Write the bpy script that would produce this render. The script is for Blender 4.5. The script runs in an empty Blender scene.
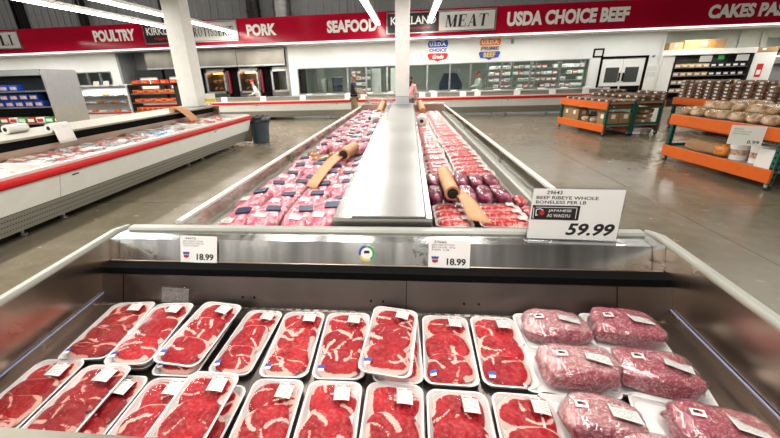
import bpy, bmesh, math, random
from mathutils import Vector, Matrix, noise
random.seed(7)
S = bpy.context.scene
C = S.collection
PI = math.pi
rad = math.radians

# ------------------------------------------------------------------ materials
def new_mat(name):
    m = bpy.data.materials.new(name); m.use_nodes = True
    nt = m.node_tree; nt.nodes.clear()
    out = nt.nodes.new('ShaderNodeOutputMaterial')
    b = nt.nodes.new('ShaderNodeBsdfPrincipled')
    nt.links.new(b.outputs[0], out.inputs[0])
    return m, nt, b, out

def N(nt, t, **kw):
    n = nt.nodes.new(t)
    for k, v in kw.items(): setattr(n, k, v)
    return n

def noise_node(nt, scale, detail=3, coord='Object', stretch=None, rough=.5):
    tc = N(nt, 'ShaderNodeTexCoord')
    src = tc.outputs[coord]
    if stretch:
        mp = N(nt, 'ShaderNodeMapping'); mp.inputs['Scale'].default_value = stretch
        nt.links.new(src, mp.inputs[0]); src = mp.outputs[0]
    n = N(nt, 'ShaderNodeTexNoise'); n.inputs['Scale'].default_value = scale
    n.inputs['Detail'].default_value = detail; n.inputs['Roughness'].default_value = rough
    nt.links.new(src, n.inputs['Vector'])
    return n.outputs['Fac']

def ramp(nt, fac, stops):
    r = N(nt, 'ShaderNodeValToRGB'); e = r.color_ramp.elements
    while len(e) < len(stops): e.new(.5)
    for el, (p, c) in zip(e, stops):
        el.position = p; el.color = tuple(c) + (1,)
    nt.links.new(fac, r.inputs[0]); return r.outputs[0]

def mixc(nt, f, a, b):
    m = N(nt, 'ShaderNodeMix', data_type='RGBA')
    for s, v in ((m.inputs[0], f), (m.inputs[6], a), (m.inputs[7], b)):
        if isinstance(v, (int, float)): s.default_value = v
        elif isinstance(v, tuple): s.default_value = v + (1,)
        else: nt.links.new(v, s)
    return m.outputs[2]

def mth(nt, op, a, b=None, c=None):
    m = N(nt, 'ShaderNodeMath', operation=op)
    for i, v in enumerate((a, b, c)):
        if v is None: continue
        if isinstance(v, (int, float)): m.inputs[i].default_value = v
        else: nt.links.new(v, m.inputs[i])
    return m.outputs[0]

def bump(nt, b, h, strength=.3, dist=.01):
    n = N(nt, 'ShaderNodeBump'); n.inputs['Strength'].default_value = strength
    n.inputs['Distance'].default_value = dist
    nt.links.new(h, n.inputs['Height']); nt.links.new(n.outputs[0], b.inputs['Normal'])

def plain(name, col, rough=.5, metal=0., spec=.5, var=.0, scale=8, coat=0., emit=None, es=0.):
    m, nt, b, o = new_mat(name)
    if var:
        f = noise_node(nt, scale)
        lo = tuple(c * (1 - var) for c in col); hi = tuple(min(1, c * (1 + var)) for c in col)
        nt.links.new(ramp(nt, f, [(.3, lo), (.7, hi)]), b.inputs['Base Color'])
    else:
        b.inputs['Base Color'].default_value = tuple(col) + (1,)
    b.inputs['Roughness'].default_value = rough; b.inputs['Metallic'].default_value = metal
    b.inputs['Specular IOR Level'].default_value = spec
    b.inputs['Coat Weight'].default_value = coat; b.inputs['Coat Roughness'].default_value = .08
    if emit:
        b.inputs['Emission Color'].default_value = tuple(emit) + (1,)
        b.inputs['Emission Strength'].default_value = es
    return m

def steel(name, col, rough=.28, stretch=(2, 2, 60), var=.18, stain=None):
    m, nt, b, o = new_mat(name)
    f = noise_node(nt, 1.0, 4, stretch=stretch)
    c = ramp(nt, f, [(.3, tuple(x * (1 - var) for x in col)), (.7, tuple(min(1, x * (1 + var)) for x in col))])
    if stain:
        g = noise_node(nt, 22, 5, stretch=(1, 1, 1.2), rough=.7)
        g2 = noise_node(nt, 2.2, 2)
        k = mth(nt, 'MULTIPLY', mth(nt, 'GREATER_THAN', g, .56), mth(nt, 'GREATER_THAN', g2, .56))
        c = mixc(nt, mth(nt, 'MULTIPLY', k, .55), c, stain)
    nt.links.new(c, b.inputs['Base Color'])
    b.inputs['Metallic'].default_value = 1
    r = N(nt, 'ShaderNodeMapRange'); r.inputs[3].default_value = rough * .75; r.inputs[4].default_value = rough * 1.3
    nt.links.new(f, r.inputs[0]); nt.links.new(r.outputs[0], b.inputs['Roughness'])
    return m

def clear(name, tint=(1, 1, 1), rough=.08, amount=.12, wrinkle=None, strength=.4, cap=.85):
    """thin transparent sheet with a glossy skin (cling film, acrylic, window glass)"""
    m = bpy.data.materials.new(name); m.use_nodes = True
    nt = m.node_tree; nt.nodes.clear()
    o = N(nt, 'ShaderNodeOutputMaterial'); t = N(nt, 'ShaderNodeBsdfTransparent'); g = N(nt, 'ShaderNodeBsdfGlossy')
    t.inputs[0].default_value = tuple(tint) + (1,)
    g.inputs[0].default_value = (1, 1, 1, 1); g.inputs['Roughness'].default_value = rough
    fr = N(nt, 'ShaderNodeFresnel'); fr.inputs[0].default_value = 1.45
    if wrinkle:
        h = noise_node(nt, wrinkle, 3, stretch=(1, .6, 1), rough=.55)
        bn = N(nt, 'ShaderNodeBump'); bn.inputs['Strength'].default_value = strength; bn.inputs['Distance'].default_value = .012
        nt.links.new(h, bn.inputs['Height'])
        nt.links.new(bn.outputs[0], g.inputs['Normal']); nt.links.new(bn.outputs[0], fr.inputs['Normal'])
    f = mth(nt, 'MULTIPLY_ADD', fr.outputs[0], 1.0, amount - .04)
    f = mth(nt, 'MINIMUM', mth(nt, 'MAXIMUM', f, 0.0), cap)
    mx = N(nt, 'ShaderNodeMixShader')
    nt.links.new(f, mx.inputs[0]); nt.links.new(t.outputs[0], mx.inputs[1]); nt.links.new(g.outputs[0], mx.inputs[2])
    nt.links.new(mx.outputs[0], o.inputs[0])
    return m

M = {}
M['white'] = plain('white_enamel', (.86, .86, .84), .35, var=.03)
M['cream'] = plain('cream_enamel', (.30, .28, .215), .4, var=.05)
M['wall'] = plain('white_wall_panel', (.80, .81, .79), .45, var=.02, scale=2)
M['greenwall'] = plain('pale_green_wall', (.62, .66, .60), .55, var=.03, scale=2)
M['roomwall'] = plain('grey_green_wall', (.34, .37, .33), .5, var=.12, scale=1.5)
M['doorglass'] = plain('door_glass', (.07, .075, .07), .15)
M['grey'] = plain('grey_panel', (.27, .28, .28), .5, var=.06)
M['endpanel'] = plain('grey_end_panel', (.25, .25, .26), .5, var=.04)
M['endpanel2'] = plain('taupe_end_panel', (.27, .25, .22), .5, var=.04)
M['dark'] = plain('dark_plastic', (.012, .012, .013), .4)
M['black'] = plain('matte_black', (.004, .004, .004), .9, spec=.1)
M['red'] = plain('red_bumper', (.56, .006, .008), .45, spec=.25)
M['bannerred'] = plain('banner_red', (.39, .004, .026), .16, spec=.3, var=.04, scale=1)
M['signwhite'] = plain('sign_white', (.92, .91, .89), .5)
M['signgrey'] = plain('sign_grey', (.60, .60, .58), .5)
M['signblack'] = plain('sign_black', (.02, .018, .02), .35)
M['ink'] = plain('black_ink', (.012, .012, .014), .6)
M['redink'] = plain('red_ink', (.55, .02, .02), .5)
M['blueink'] = plain('blue_ink', (.02, .08, .42), .5)
M['orangeink'] = plain('orange_ink', (.85, .22, .01), .5)
M['greenink'] = plain('green_ink', (.03, .38, .08), .5)
M['yellowink'] = plain('yellow_ink', (.80, .55, .03), .5)
M['greyink'] = plain('grey_ink', (.18, .18, .2), .6)
M['foam'] = plain('white_foam', (.86, .84, .84), .55, var=.01)
M['orange'] = plain('orange_steel', (.75, .13, .008), .4, var=.05)
M['green'] = plain('green_steel', (.012, .10, .075), .45, var=.1)
M['card'] = plain('cardboard', (.34, .20, .09), .7, var=.08)
M['tan'] = plain('tan_paper', (.62, .30, .15), .6, var=.08)
M['paper'] = plain('white_paper', (.85, .84, .80), .7)
M['tube'] = plain('lamp_tube', (.9, .9, .85), .4, emit=(1, .97, .88), es=21)
M['ledtube'] = plain('led_tube', (.9, .9, .9), .4, emit=(1, .98, .95), es=2.2)
M['rail'] = plain('white_rail', (.74, .73, .68), .35, var=.03)
M['bumper'] = plain('grey_bumper', (.37, .37, .335), .35, var=.05)
M['steel'] = steel('brushed_steel', (.68, .68, .67), .20, (14, 1, 1), .22, stain=(.07, .06, .05))
M['divider'] = steel('divider_steel', (.50, .49, .47), .22, (3, 1, 1), .08)
M['cover'] = steel('divider_cover_steel', (.345, .34, .335), .34, (.5, 1.2, 1), .14)
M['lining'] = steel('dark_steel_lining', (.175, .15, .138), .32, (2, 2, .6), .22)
M['liningtan'] = steel('brown_steel_lining', (.45, .35, .28), .34, (.8, 2, 2), .2)
M['sidelining'] = steel('side_steel_lining', (.62, .49, .39), .26, (.8, 2, 2), .15)
M['hood'] = steel('hood_steel', (.27, .25, .215), .38, (1.5, 1, 1), .2)
M['ribs'] = plain('corrugated_grey', (.30, .31, .32), .55, var=.05)
M['glass'] = clear('window_glass', (.92, .96, .93), .03, .06)
M['sheetglass'] = clear('case_glass', (.93, .93, .90), .04, .05)
M['film'] = clear('cling_film', (1, .995, .995), .035, -.012, 13, .8, .35)
M['filmtight'] = clear('crumpled_film', (1, .99, .99), .045, .10, 22, 1.0, .55)
M['lid'] = clear('clear_lid', (.97, .95, .93), .1, .03, 30, .5, .3)
M['acrylic'] = clear('clear_acrylic', (.95, .96, .98), .05, .2)
M['skin'] = plain('skin', (.27, .13, .08), .5, var=.06)
M['skin_light'] = plain('light_skin', (.60, .36, .27), .5, var=.06)
M['navy'] = plain('navy_cloth', (.012, .022, .05), .8, var=.15)
M['khaki'] = plain('khaki_cloth', (.27, .20, .11), .8, var=.1)
M['coat'] = plain('white_cloth', (.78, .78, .76), .8, var=.04)
M['pink'] = plain('pink_cloth', (.70, .32, .34), .8, var=.1)
M['trouser'] = plain('black_cloth', (.015, .015, .018), .8)
M['hair'] = plain('dark_hair', (.02, .013, .01), .6)
M['greyhair'] = plain('grey_hair', (.09, .07, .06), .6)
M['capred'] = plain('red_cap', (.55, .02, .03), .6)
M['can'] = plain('blue_grey_plastic', (.055, .085, .115), .5, var=.08)
M['bag'] = plain('black_bag', (.02, .022, .025), .3)
M['galv'] = steel('galvanised_duct', (.5, .5, .5), .4, (2, 2, 8), .2)
M['postred'] = plain('dull_red_post', (.25, .02, .03), .4)
M['kick'] = None

def kickmat():
    m, nt, b, o = new_mat('perforated_kickplate')
    tc = N(nt, 'ShaderNodeTexCoord')
    v = N(nt, 'ShaderNodeTexVoronoi'); v.inputs['Scale'].default_value = 30; v.inputs['Randomness'].default_value = 0
    nt.links.new(tc.outputs['Object'], v.inputs['Vector'])
    c = ramp(nt, v.outputs['Distance'], [(.28, (.10, .10, .09)), (.36, (.40, .39, .35))])
    nt.links.new(c, b.inputs['Base Color'])
    b.inputs['Roughness'].default_value = .45; b.inputs['Metallic'].default_value = .5
    return m
M['kick'] = kickmat()

def floormat():
    m, nt, b, o = new_mat('polished_concrete')
    a = noise_node(nt, .5, 6, rough=.65); c = noise_node(nt, 5, 5, rough=.7)
    f = mth(nt, 'ADD', mth(nt, 'MULTIPLY', a, .7), mth(nt, 'MULTIPLY', c, .3))
    col = ramp(nt, f, [(.34, (.16, .134, .088)), (.5, (.222, .19, .133)), (.66, (.295, .26, .195))])
    tc = N(nt, 'ShaderNodeTexCoord'); sp = N(nt, 'ShaderNodeSeparateXYZ'); nt.links.new(tc.outputs['Object'], sp.inputs[0])
    def line(s, off):
        q = mth(nt, 'ABSOLUTE', mth(nt, 'SUBTRACT', mth(nt, 'FRACT', mth(nt, 'DIVIDE', mth(nt, 'SUBTRACT', s, off), 5.0)), .5))
        return mth(nt, 'LESS_THAN', mth(nt, 'SUBTRACT', .5, q), .0016)
    l = mth(nt, 'MAXIMUM', line(sp.outputs[0], 3.5), line(sp.outputs[1], 5.05))
    nt.links.new(mixc(nt, mth(nt, 'MULTIPLY', l, .75), col, (.05, .045, .035)), b.inputs['Base Color'])
    r = N(nt, 'ShaderNodeMapRange'); r.inputs[3].default_value = .14; r.inputs[4].default_value = .34
    nt.links.new(c, r.inputs[0]); nt.links.new(r.outputs[0], b.inputs['Roughness'])
    b.inputs['Specular IOR Level'].default_value = .6
    return m
M['floor'] = floormat()

def steakmat(name, lean, deep, fat, fine=.5, scale=1.0, attr=True, add=.0):
    m, nt, b, o = new_mat(name)
    n1 = noise_node(nt, 30 * scale, 5, rough=.65)
    n2 = noise_node(nt, 16 * scale, 3)
    v = noise_node(nt, 85 * scale, 3, stretch=(1, .45, 1))
    leanc = ramp(nt, n2, [(.32, deep), (.58, lean)])
    n3 = noise_node(nt, 55 * scale, 4, rough=.7)
    soft = tuple(a * .7 + b * .3 for a, b in zip(lean, fat))
    leanc = mixc(nt, ramp(nt, n3, [(.48, (0, 0, 0)), (.74, (.75, .75, .75))]), leanc, soft)
    if attr:
        oi = N(nt, 'ShaderNodeObjectInfo')
        leanc = mixc(nt, mth(nt, 'MULTIPLY', oi.outputs['Random'], .55), leanc, deep)
        at = N(nt, 'ShaderNodeAttribute'); at.attribute_name = 'fat'
        base = at.outputs['Fac']
    else:
        base = mth(nt, 'MULTIPLY_ADD', noise_node(nt, 9 * scale, 2), .55, add * .4)
    s = mth(nt, 'ADD', base, mth(nt, 'MULTIPLY', mth(nt, 'SUBTRACT', n1, .5), 1.9))
    s = mth(nt, 'ADD', s, mth(nt, 'MULTIPLY', mth(nt, 'SUBTRACT', v, .5), fine))
    f = ramp(nt, s, [(.34, (0, 0, 0)), (.66, (1, 1, 1))])
    nt.links.new(mixc(nt, f, leanc, fat), b.inputs['Base Color'])
    b.inputs['Roughness'].default_value = .38
    b.inputs['Specular IOR Level'].default_value = .25
    bump(nt, b, n1, .35, .004)
    return m
M['beef'] = steakmat('ribeye_beef', (.52, .012, .024), (.25, .004, .010), (.84, .54, .47), .6)
M['beefdark'] = steakmat('darker_beef', (.40, .014, .020), (.19, .006, .010), (.78, .40, .33), .8)
M['marble'] = steakmat('marbled_roast', (.46, .085, .13), (.28, .03, .06), (.80, .52, .53), .9, 4.0, False, .15)
M['marblefat'] = steakmat('marbled_roast_cap', (.60, .24, .27), (.46, .12, .16), (.84, .60, .58), .9, 3.0, False, .35)
M['vac'] = steakmat('vacuum_packed_beef', (.66, .17, .25), (.50, .08, .15), (.88, .60, .62), 1.1, .55, False, .35)
M['purple'] = steakmat('dark_vacuum_packed_beef', (.27, .035, .085), (.13, .012, .040), (.62, .30, .40), .3, .45, False)
M['mince'] = steakmat('tray_beef', (.62, .03, .035), (.42, .014, .02), (.88, .55, .5), 1.2, .55, False, .15)
M['pinkmeat'] = steakmat('pale_tray_meat', (.62, .09, .11), (.45, .03, .045), (.88, .58, .54), 1.2, .6, False, .2)
M['gold'] = plain('amber_meat', (.42, .17, .035), .3, var=.5, scale=14, coat=.6)
M['yellow'] = plain('yellow_pack', (.72, .42, .06), .35, var=.3, scale=10, coat=.5)
M['mixa'] = plain('pale_pack', (.50, .36, .32), .3, var=.45, scale=12, coat=.6)
M['mixb'] = plain('blue_white_pack', (.40, .38, .40), .3, var=.55, scale=14, coat=.6)
M['mixc'] = plain('red_pack', (.48, .16, .15), .3, var=.5, scale=12, coat=.6)
M['cyan'] = plain('bright_blue_pack', (.05, .30, .62), .35, var=.3, scale=8, coat=.4)
M['blue'] = plain('blue_pack', (.012, .045, .28), .35, var=.4, scale=16, coat=.4)
M['brown'] = plain('brown_cake', (.22, .105, .055), .5, var=.4, scale=20)
M['bun'] = plain('pale_pastry', (.62, .42, .22), .5, var=.3, scale=18)
M['redfood'] = plain('red_food_pack', (.52, .03, .02), .35, var=.5, scale=16)
M['orangefood'] = plain('orange_food_pack', (.62, .22, .04), .4, var=.5, scale=16)

def breadmat():
    m, nt, b, o = new_mat('bread_crust')
    f = noise_node(nt, 9, 4)
    nt.links.new(ramp(nt, f, [(.34, (.36, .19, .08)), (.48, (.72, .50, .29)), (.62, (.90, .76, .58))]), b.inputs['Base Color'])
    b.inputs['Roughness'].default_value = .5; b.inputs['Coat Weight'].default_value = .6; b.inputs['Coat Roughness'].default_value = .15
    bump(nt, b, noise_node(nt, 24, 3), .4, .01)
    return m
M['bread'] = breadmat()

def labelmat(name, strip=True):
    """printed price label: bar code, rows of small print, a red strip"""
    m, nt, b, o = new_mat(name)
    tc = N(nt, 'ShaderNodeTexCoord'); sp = N(nt, 'ShaderNodeSeparateXYZ'); nt.links.new(tc.outputs['Generated'], sp.inputs[0])
    x, y = sp.outputs[0], sp.outputs[1]
    def band(s, a, c): return mth(nt, 'MULTIPLY', mth(nt, 'GREATER_THAN', s, a), mth(nt, 'LESS_THAN', s, c))
    n = N(nt, 'ShaderNodeTexNoise', noise_dimensions='1D'); n.inputs['Scale'].default_value = 40; n.inputs['Detail'].default_value = 0
    nt.links.new(x, n.inputs['W'])
    bars = mth(nt, 'MULTIPLY', mth(nt, 'GREATER_THAN', n.outputs[0], .5), mth(nt, 'MULTIPLY', band(x, .08, .5), band(y, .78, .93)))
    rows = mth(nt, 'GREATER_THAN', mth(nt, 'FRACT', mth(nt, 'MULTIPLY', y, 9)), .6)
    n2 = N(nt, 'ShaderNodeTexNoise'); n2.inputs['Scale'].default_value = 24; nt.links.new(tc.outputs['Generated'], n2.inputs['Vector'])
    text = mth(nt, 'MULTIPLY', mth(nt, 'MULTIPLY', rows, mth(nt, 'GREATER_THAN', n2.outputs[0], .47)), mth(nt, 'MULTIPLY', band(x, .1, .9), band(y, .12, .7)))
    c = mixc(nt, mth(nt, 'MULTIPLY', text, .8), (.74, .74, .72), (.10, .10, .12))
    c = mixc(nt, bars, c, (.04, .04, .05))
    if strip: c = mixc(nt, mth(nt, 'MULTIPLY', band(x, .62, .97), band(y, .86, .96)), c, (.70, .12, .06))
    nt.links.new(c, b.inputs['Base Color']); b.inputs['Roughness'].default_value = .45
    return m
M['label'] = labelmat('printed_label')
M['notice'] = labelmat('printed_notice', False)

# ------------------------------------------------------------------ mesh helpers
class MB:
    def __init__(s): s.bm = bmesh.new(); s.mi = 0
    def _f(s, vs):
        try:
            f = s.bm.faces.new(vs); f.material_index = s.mi; return f
        except ValueError: return None
    def box(s, x0, y0, z0, x1, y1, z1, bev=0):
        v = [s.bm.verts.new((x, y, z)) for z in (z0, z1) for y in (y0, y1) for x in (x0, x1)]
        fs = [s._f([v[i] for i in q]) for q in ((0, 2, 3, 1), (4, 5, 7, 6), (0, 1, 5, 4), (2, 6, 7, 3), (0, 4, 6, 2), (1, 3, 7, 5))]
        if bev:
            es = list({e for f in fs for e in f.edges})
            r = bmesh.ops.bevel(s.bm, geom=es, offset=bev, segments=2, affect='EDGES', profile=.5)
            for f in r['faces']: f.material_index = s.mi
        return s
    def obox(s, c, size, mat=None, bev=0):
        """box of a size centred at c, turned by a 3x3/4x4 matrix"""
        n0 = len(s.bm.verts); a, b, d = (q / 2 for q in size)
        s.bm.verts.ensure_lookup_table()
        s.box(-a, -b, -d, a, b, d, bev)
        s.bm.verts.ensure_lookup_table()
        for v in s.bm.verts[n0:]:
            p = v.co
            if mat is not None: p = mat.to_3x3() @ p
            v.co = p + Vector(c)
        return s
    def bar(s, p0, p1, w, h, up=(0, 0, 1)):
        p0, p1 = Vector(p0), Vector(p1); d = (p1 - p0).normalized()
        r = d.cross(Vector(up)).normalized(); u = r.cross(d)
        ring = lambda p: [s.bm.verts.new(p + r * a * w / 2 + u * b * h / 2) for a, b in ((-1, -1), (1, -1), (1, 1), (-1, 1))]
        A, B = ring(p0), ring(p1)
        s._f(A[::-1]); s._f(B)
        for i in range(4): s._f([A[i], A[(i + 1) % 4], B[(i + 1) % 4], B[i]])
        return s
    def cyl(s, p0, p1, r, seg=16, r2=None, cap=True):
        p0, p1 = Vector(p0), Vector(p1); d = (p1 - p0).normalized()
        a = d.orthogonal().normalized(); b = d.cross(a); r2 = r if r2 is None else r2
        ring = lambda p, q: [s.bm.verts.new(p + (a * math.cos(2 * PI * i / seg) + b * math.sin(2 * PI * i / seg)) * q) for i in range(seg)]
        A, B = ring(p0, r), ring(p1, r2)
        for i in range(seg): s._f([A[i], A[(i + 1) % seg], B[(i + 1) % seg], B[i]])
        if cap: s._f(A[::-1]); s._f(B)
        return s
    def tube(s, pts, r, seg=8):
        for a, b in zip(pts, pts[1:]): s.cyl(a, b, r, seg)
        return s
    def loft(s, rings, cap0=True, cap1=True):
        R = [[s.bm.verts.new(p) for p in ring] for ring in rings]; n = len(R[0])
        for A, B in zip(R, R[1:]):
            for i in range(n): s._f([A[i], A[(i + 1) % n], B[(i + 1) % n], B[i]])
        if cap0: s._f(R[0][::-1])
        if cap1: s._f(R[-1])
        return s
    def prism(s, pts, fn0, fn1):
        """outline pts swept from fn0(p) to fn1(p)"""
        return s.loft([[fn0(p) for p in pts], [fn1(p) for p in pts]])
    def grid(s, fn, nu, nv):
        V = [[s.bm.verts.new(fn(i / nu, j / nv)) for i in range(nu + 1)] for j in range(nv + 1)]
        for j in range(nv):
            for i in range(nu): s._f([V[j][i], V[j][i + 1], V[j + 1][i + 1], V[j + 1][i]])
        return s

def obj(name, mb, mats, parent=None, smooth=False, loc=None, rz=0, fix=True):
    me = bpy.data.meshes.new(name)
    if fix: bmesh.ops.recalc_face_normals(mb.bm, faces=mb.bm.faces)
    mb.bm.to_mesh(me); mb.bm.free()
    for m in (mats if isinstance(mats, (list, tuple)) else [mats]): me.materials.append(M[m] if isinstance(m, str) else m)
    if smooth:
        for p in me.polygons: p.use_smooth = True
        if smooth != 'all': me.set_sharp_from_angle(angle=rad(42))
    o = bpy.data.objects.new(name, me); C.objects.link(o)
    if parent: o.parent = parent
    if loc: o.location = loc
    if rz: o.rotation_euler = (0, 0, rz)
    return o
def tag(o, label, cat, group=None):
    o['label'] = label; o['category'] = cat
    if group: o['group'] = group
    return o
def thing(name, label, cat, loc=(0, 0, 0), rz=0, group=None, rot=None):
    o = bpy.data.objects.new(name, None); C.objects.link(o); o.empty_display_size = .1
    o.location = loc; o.rotation_euler = rot if rot else (0, 0, rz)
    return tag(o, label, cat, group)
def struct(name, mb, m, parent=None, **k):
    o = obj(name, mb, m, parent, **k)
    if not parent: o['kind'] = 'structure'
    return o
def dup(root, loc, rz=0, label=None, group=None, rot=None, scale=None, mats=None):
    r = root.copy(); C.objects.link(r); r.location = loc; r.rotation_euler = rot if rot else (0, 0, rz)
    if scale: r.scale = scale
    if label: r['label'] = label
    if group: r['group'] = group
    for ch in list(root.children):
        c = ch.copy(); C.objects.link(c); c.parent = r
        for g in ch.children:
            d = g.copy(); C.objects.link(d); d.parent = c
    return r
class Kind:
    """first call moves the prototype, later calls copy it"""
    def __init__(s, root): s.r = root; s.used = False
    def put(s, loc, rz=0, label=None, group=None, rot=None, scale=None):
        if s.used: return dup(s.r, loc, rz, label, group, rot, scale)
        s.used = True; r = s.r; r.location = loc; r.rotation_euler = rot if rot else (0, 0, rz)
        if scale: r.scale = scale
        if label: r['label'] = label
        if group: r['group'] = group
        return r
def nth(n):
    return str(n) + ('th' if 10 <= n % 100 <= 20 else {1: 'st', 2: 'nd', 3: 'rd'}.get(n % 10, 'th'))

# ------------------------------------------------------------------ lettering
def text_mesh(s, bold=.0, depth=.004, shear=0):
    cu = bpy.data.curves.new('t', 'FONT'); cu.body = s; cu.size = 1; cu.offset = bold; cu.extrude = .5; cu.shear = shear
    cu.resolution_u = 3
    o = bpy.data.objects.new('t', cu); C.objects.link(o)
    dg = bpy.context.evaluated_depsgraph_get(); dg.update()
    me = bpy.data.meshes.new_from_object(o.evaluated_get(dg))
    bpy.data.objects.remove(o); bpy.data.curves.remove(cu)
    return me
SERIF = {
 'M': (1.15, [(.0,0,.3,.05),(.08,0,.15,1),(.0,.95,.2,1),(.8,0,1.15,.05),(.84,0,1.1,1),(.95,.95,1.15,1)], [((.06,1),(.34,1),(.66,.0),(.5,.0)),((.92,1),(1.0,1),(.62,.0),(.54,.0))]),
 'E': (.85, [(0,0,.8,.06),(.07,0,.34,1),(0,.94,.78,1),(.27,.49,.6,.55),(.56,.38,.61,.66),(.76,0,.82,.27),(.73,.74,.78,1)], []),
 'A': (1.0, [(-.02,0,.28,.05),(.62,0,1.02,.05),(.26,.3,.68,.36)], [((.1,0),(.16,0),(.54,1),(.47,1)),((.64,0),(.95,0),(.58,1),(.42,1))]),
 'T': (.9, [(.28,0,.62,.05),(.33,0,.57,1),(0,.94,.9,1),(0,.74,.05,1),(.85,.74,.9,1)], []),
 'R': (.95, [(0,0,.34,.05),(.07,0,.34,1),(0,.95,.5,1),(.27,.48,.5,.54),(.8,0,1.0,.05)], [((.38,.5),(.58,.5),(.95,0),(.74,0))], [(.48,.745,.255,.27,-90,90,.15,.055)]),
 'O': (1.05, [], [], [(.5,.5,.46,.5,0,360,.16,.05)]),
 'I': (.45, [(.02,0,.42,.05),(.13,0,.3,1),(.02,.95,.42,1)], []),
 'S': (.72, [(.04,0,.09,.3),(.58,.72,.63,1)], [], [(.34,.735,.26,.265,20,270,.12,.07),(.34,.265,.28,.265,-160,90,.12,.07)]),
 'D': (1.0, [(0,0,.45,.05),(.07,0,.34,1),(0,.95,.45,1)], [], [(.42,.5,.48,.5,-90,90,.16,.05)]),
 'L': (.82, [(0,0,.78,.06),(.07,0,.34,1),(0,.95,.38,1),(.74,0,.8,.3)], []),
}
def serif_bm(s):
    mb = MB(); x = 0
    def q(pts):
        mb._f([mb.bm.verts.new((x + a, b, .5)) for a, b in pts])
    for ch in s:
        g = SERIF[ch]
        for a, b, c, d in g[1]: q([(a, b), (c, b), (c, d), (a, d)])
        for pts in g[2]: q(list(pts))
        for (cx, cy, rx, ry, a0, a1, wx, wy) in (g[3] if len(g) > 3 else ()):
            n = 20; P = []
            for i in range(n + 1):
                t = rad(a0 + (a1 - a0) * i / n)
                P.append(((cx + rx * math.cos(t), cy + ry * math.sin(t)), (cx + (rx - wx) * math.cos(t), cy + (ry - wy) * math.sin(t))))
            for (o0, i0), (o1, i1) in zip(P, P[1:]): q([o0, o1, i1, i0])
        x += g[0] + .14
    return mb
def fit_text(name, s, m, parent, origin, ux, uz, w, h, bold=.0, shear=0, serif=False, off=.004, stroke=.004):
    """lettering s fitted to a w x h box whose lower left is origin, along ux, up uz"""
    if serif:
        mb = serif_bm(s); me = bpy.data.meshes.new(name); mb.bm.to_mesh(me); mb.bm.free()
        if shear:
            for v in me.vertices: v.co.x += shear * v.co.y
    else: me = text_mesh(s, bold, shear=shear)
    me.name = name
    xs = [v.co.x for v in me.vertices]; ys = [v.co.y for v in me.vertices]
    x0, x1, y0, y1 = min(xs), max(xs), min(ys), max(ys)
    ux, uz, org = Vector(ux).normalized(), Vector(uz).normalized(), Vector(origin); nrm = ux.cross(uz)
    for v in me.vertices:
        v.co = org + ux * ((v.co.x - x0) / (x1 - x0) * w) + uz * ((v.co.y - y0) / (y1 - y0) * h) + nrm * (off + (stroke if v.co.z > 0 else 0))
    me.materials.clear(); me.materials.append(M[m])
    o = bpy.data.objects.new(name, me); C.objects.link(o); o.parent = parent
    return o
X_, Z_ = (1, 0, 0), (0, 0, 1)

# ------------------------------------------------------------------ camera
cam = bpy.data.cameras.new('camera'); co = bpy.data.objects.new('camera', cam); C.objects.link(co)
HC = 1.78
f = Vector((math.sin(rad(-6.03)) * math.cos(rad(21.78)), math.cos(rad(-6.03)) * math.cos(rad(21.78)), -math.sin(rad(21.78))))
r0 = Vector((math.cos(rad(-6.03)), -math.sin(rad(-6.03)), 0)); u0 = r0.cross(f)
cr, sr = math.cos(rad(-1.77)), math.sin(rad(-1.77))
rt, up = cr * r0 + sr * u0, -sr * r0 + cr * u0
co.matrix_world = Matrix(((rt.x, up.x, -f.x, 0), (rt.y, up.y, -f.y, 0), (rt.z, up.z, -f.z, HC), (0, 0, 0, 1)))
cam.sensor_width = 36; cam.lens = 36 * 360.3 / 780; cam.shift_x = 18.4 / 780; cam.clip_start = .05; cam.clip_end = 200
S.camera = co

# ------------------------------------------------------------------ setting
struct('floor', MB().box(-26, -8, -.1, 24, 26, 0), 'floor')
struct('ceiling', MB().box(-26, -8, 8.0, 24, 26, 8.1), 'ribs')
WY = 18.5
mb = MB()
for i in range(140):
    x = -26 + i * .36
    mb.box(x, WY + .02, 3.2, x + .18, WY + .12, 8); mb.box(x + .18, WY + .06, 3.2, x + .36, WY + .12, 8)
struct('wall_upper', mb, 'ribs')
# white panelled wall with the long window band left open
mb = MB()
WX = (-5.75, 11.02)
BAND = (-5.36, 8.1, .98, 2.18)
DOOR = (8.62, 10.52, 2.2)
mb.box(WX[0], WY, 0, BAND[0], WY + .12, 3.2)
mb.box(BAND[0], WY, 0, BAND[1], WY + .12, BAND[2])
mb.box(BAND[0], WY, BAND[3], BAND[1], WY + .12, 3.2)
mb.box(BAND[1], WY, 0, DOOR[0], WY + .12, 3.2)
mb.box(DOOR[0], WY, DOOR[2], DOOR[1], WY + .12, 3.2)
mb.box(DOOR[1], WY, 0, WX[1], WY + .12, 3.2)
struct('wall_back', mb, 'wall')
struct('wall_return', MB().box(WX[1] - .02, WY, 0, WX[1] + .1, 21, 3.2), 'wall')
mb = MB()
mb.box(-26, WY, 0, -17.1, WY + .12, 3.2); mb.box(-15.1, WY, 0, -14.6, WY + .12, 3.2)
mb.box(-17.1, WY, 0, -15.1, WY + .12, 1.44); mb.box(-17.1, WY, 2.32, -15.1, WY + .12, 3.2)
struct('wall_poultry', mb, 'wall')
struct('wall_oven_recess', MB().box(-14.6, 19.7, 0, -5.75, 19.8, 3.3).box(-14.62, WY, 0, -14.5, 19.7, 3.3).box(-5.87, WY, 0, -5.75, 19.7, 3.3), 'grey')
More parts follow.
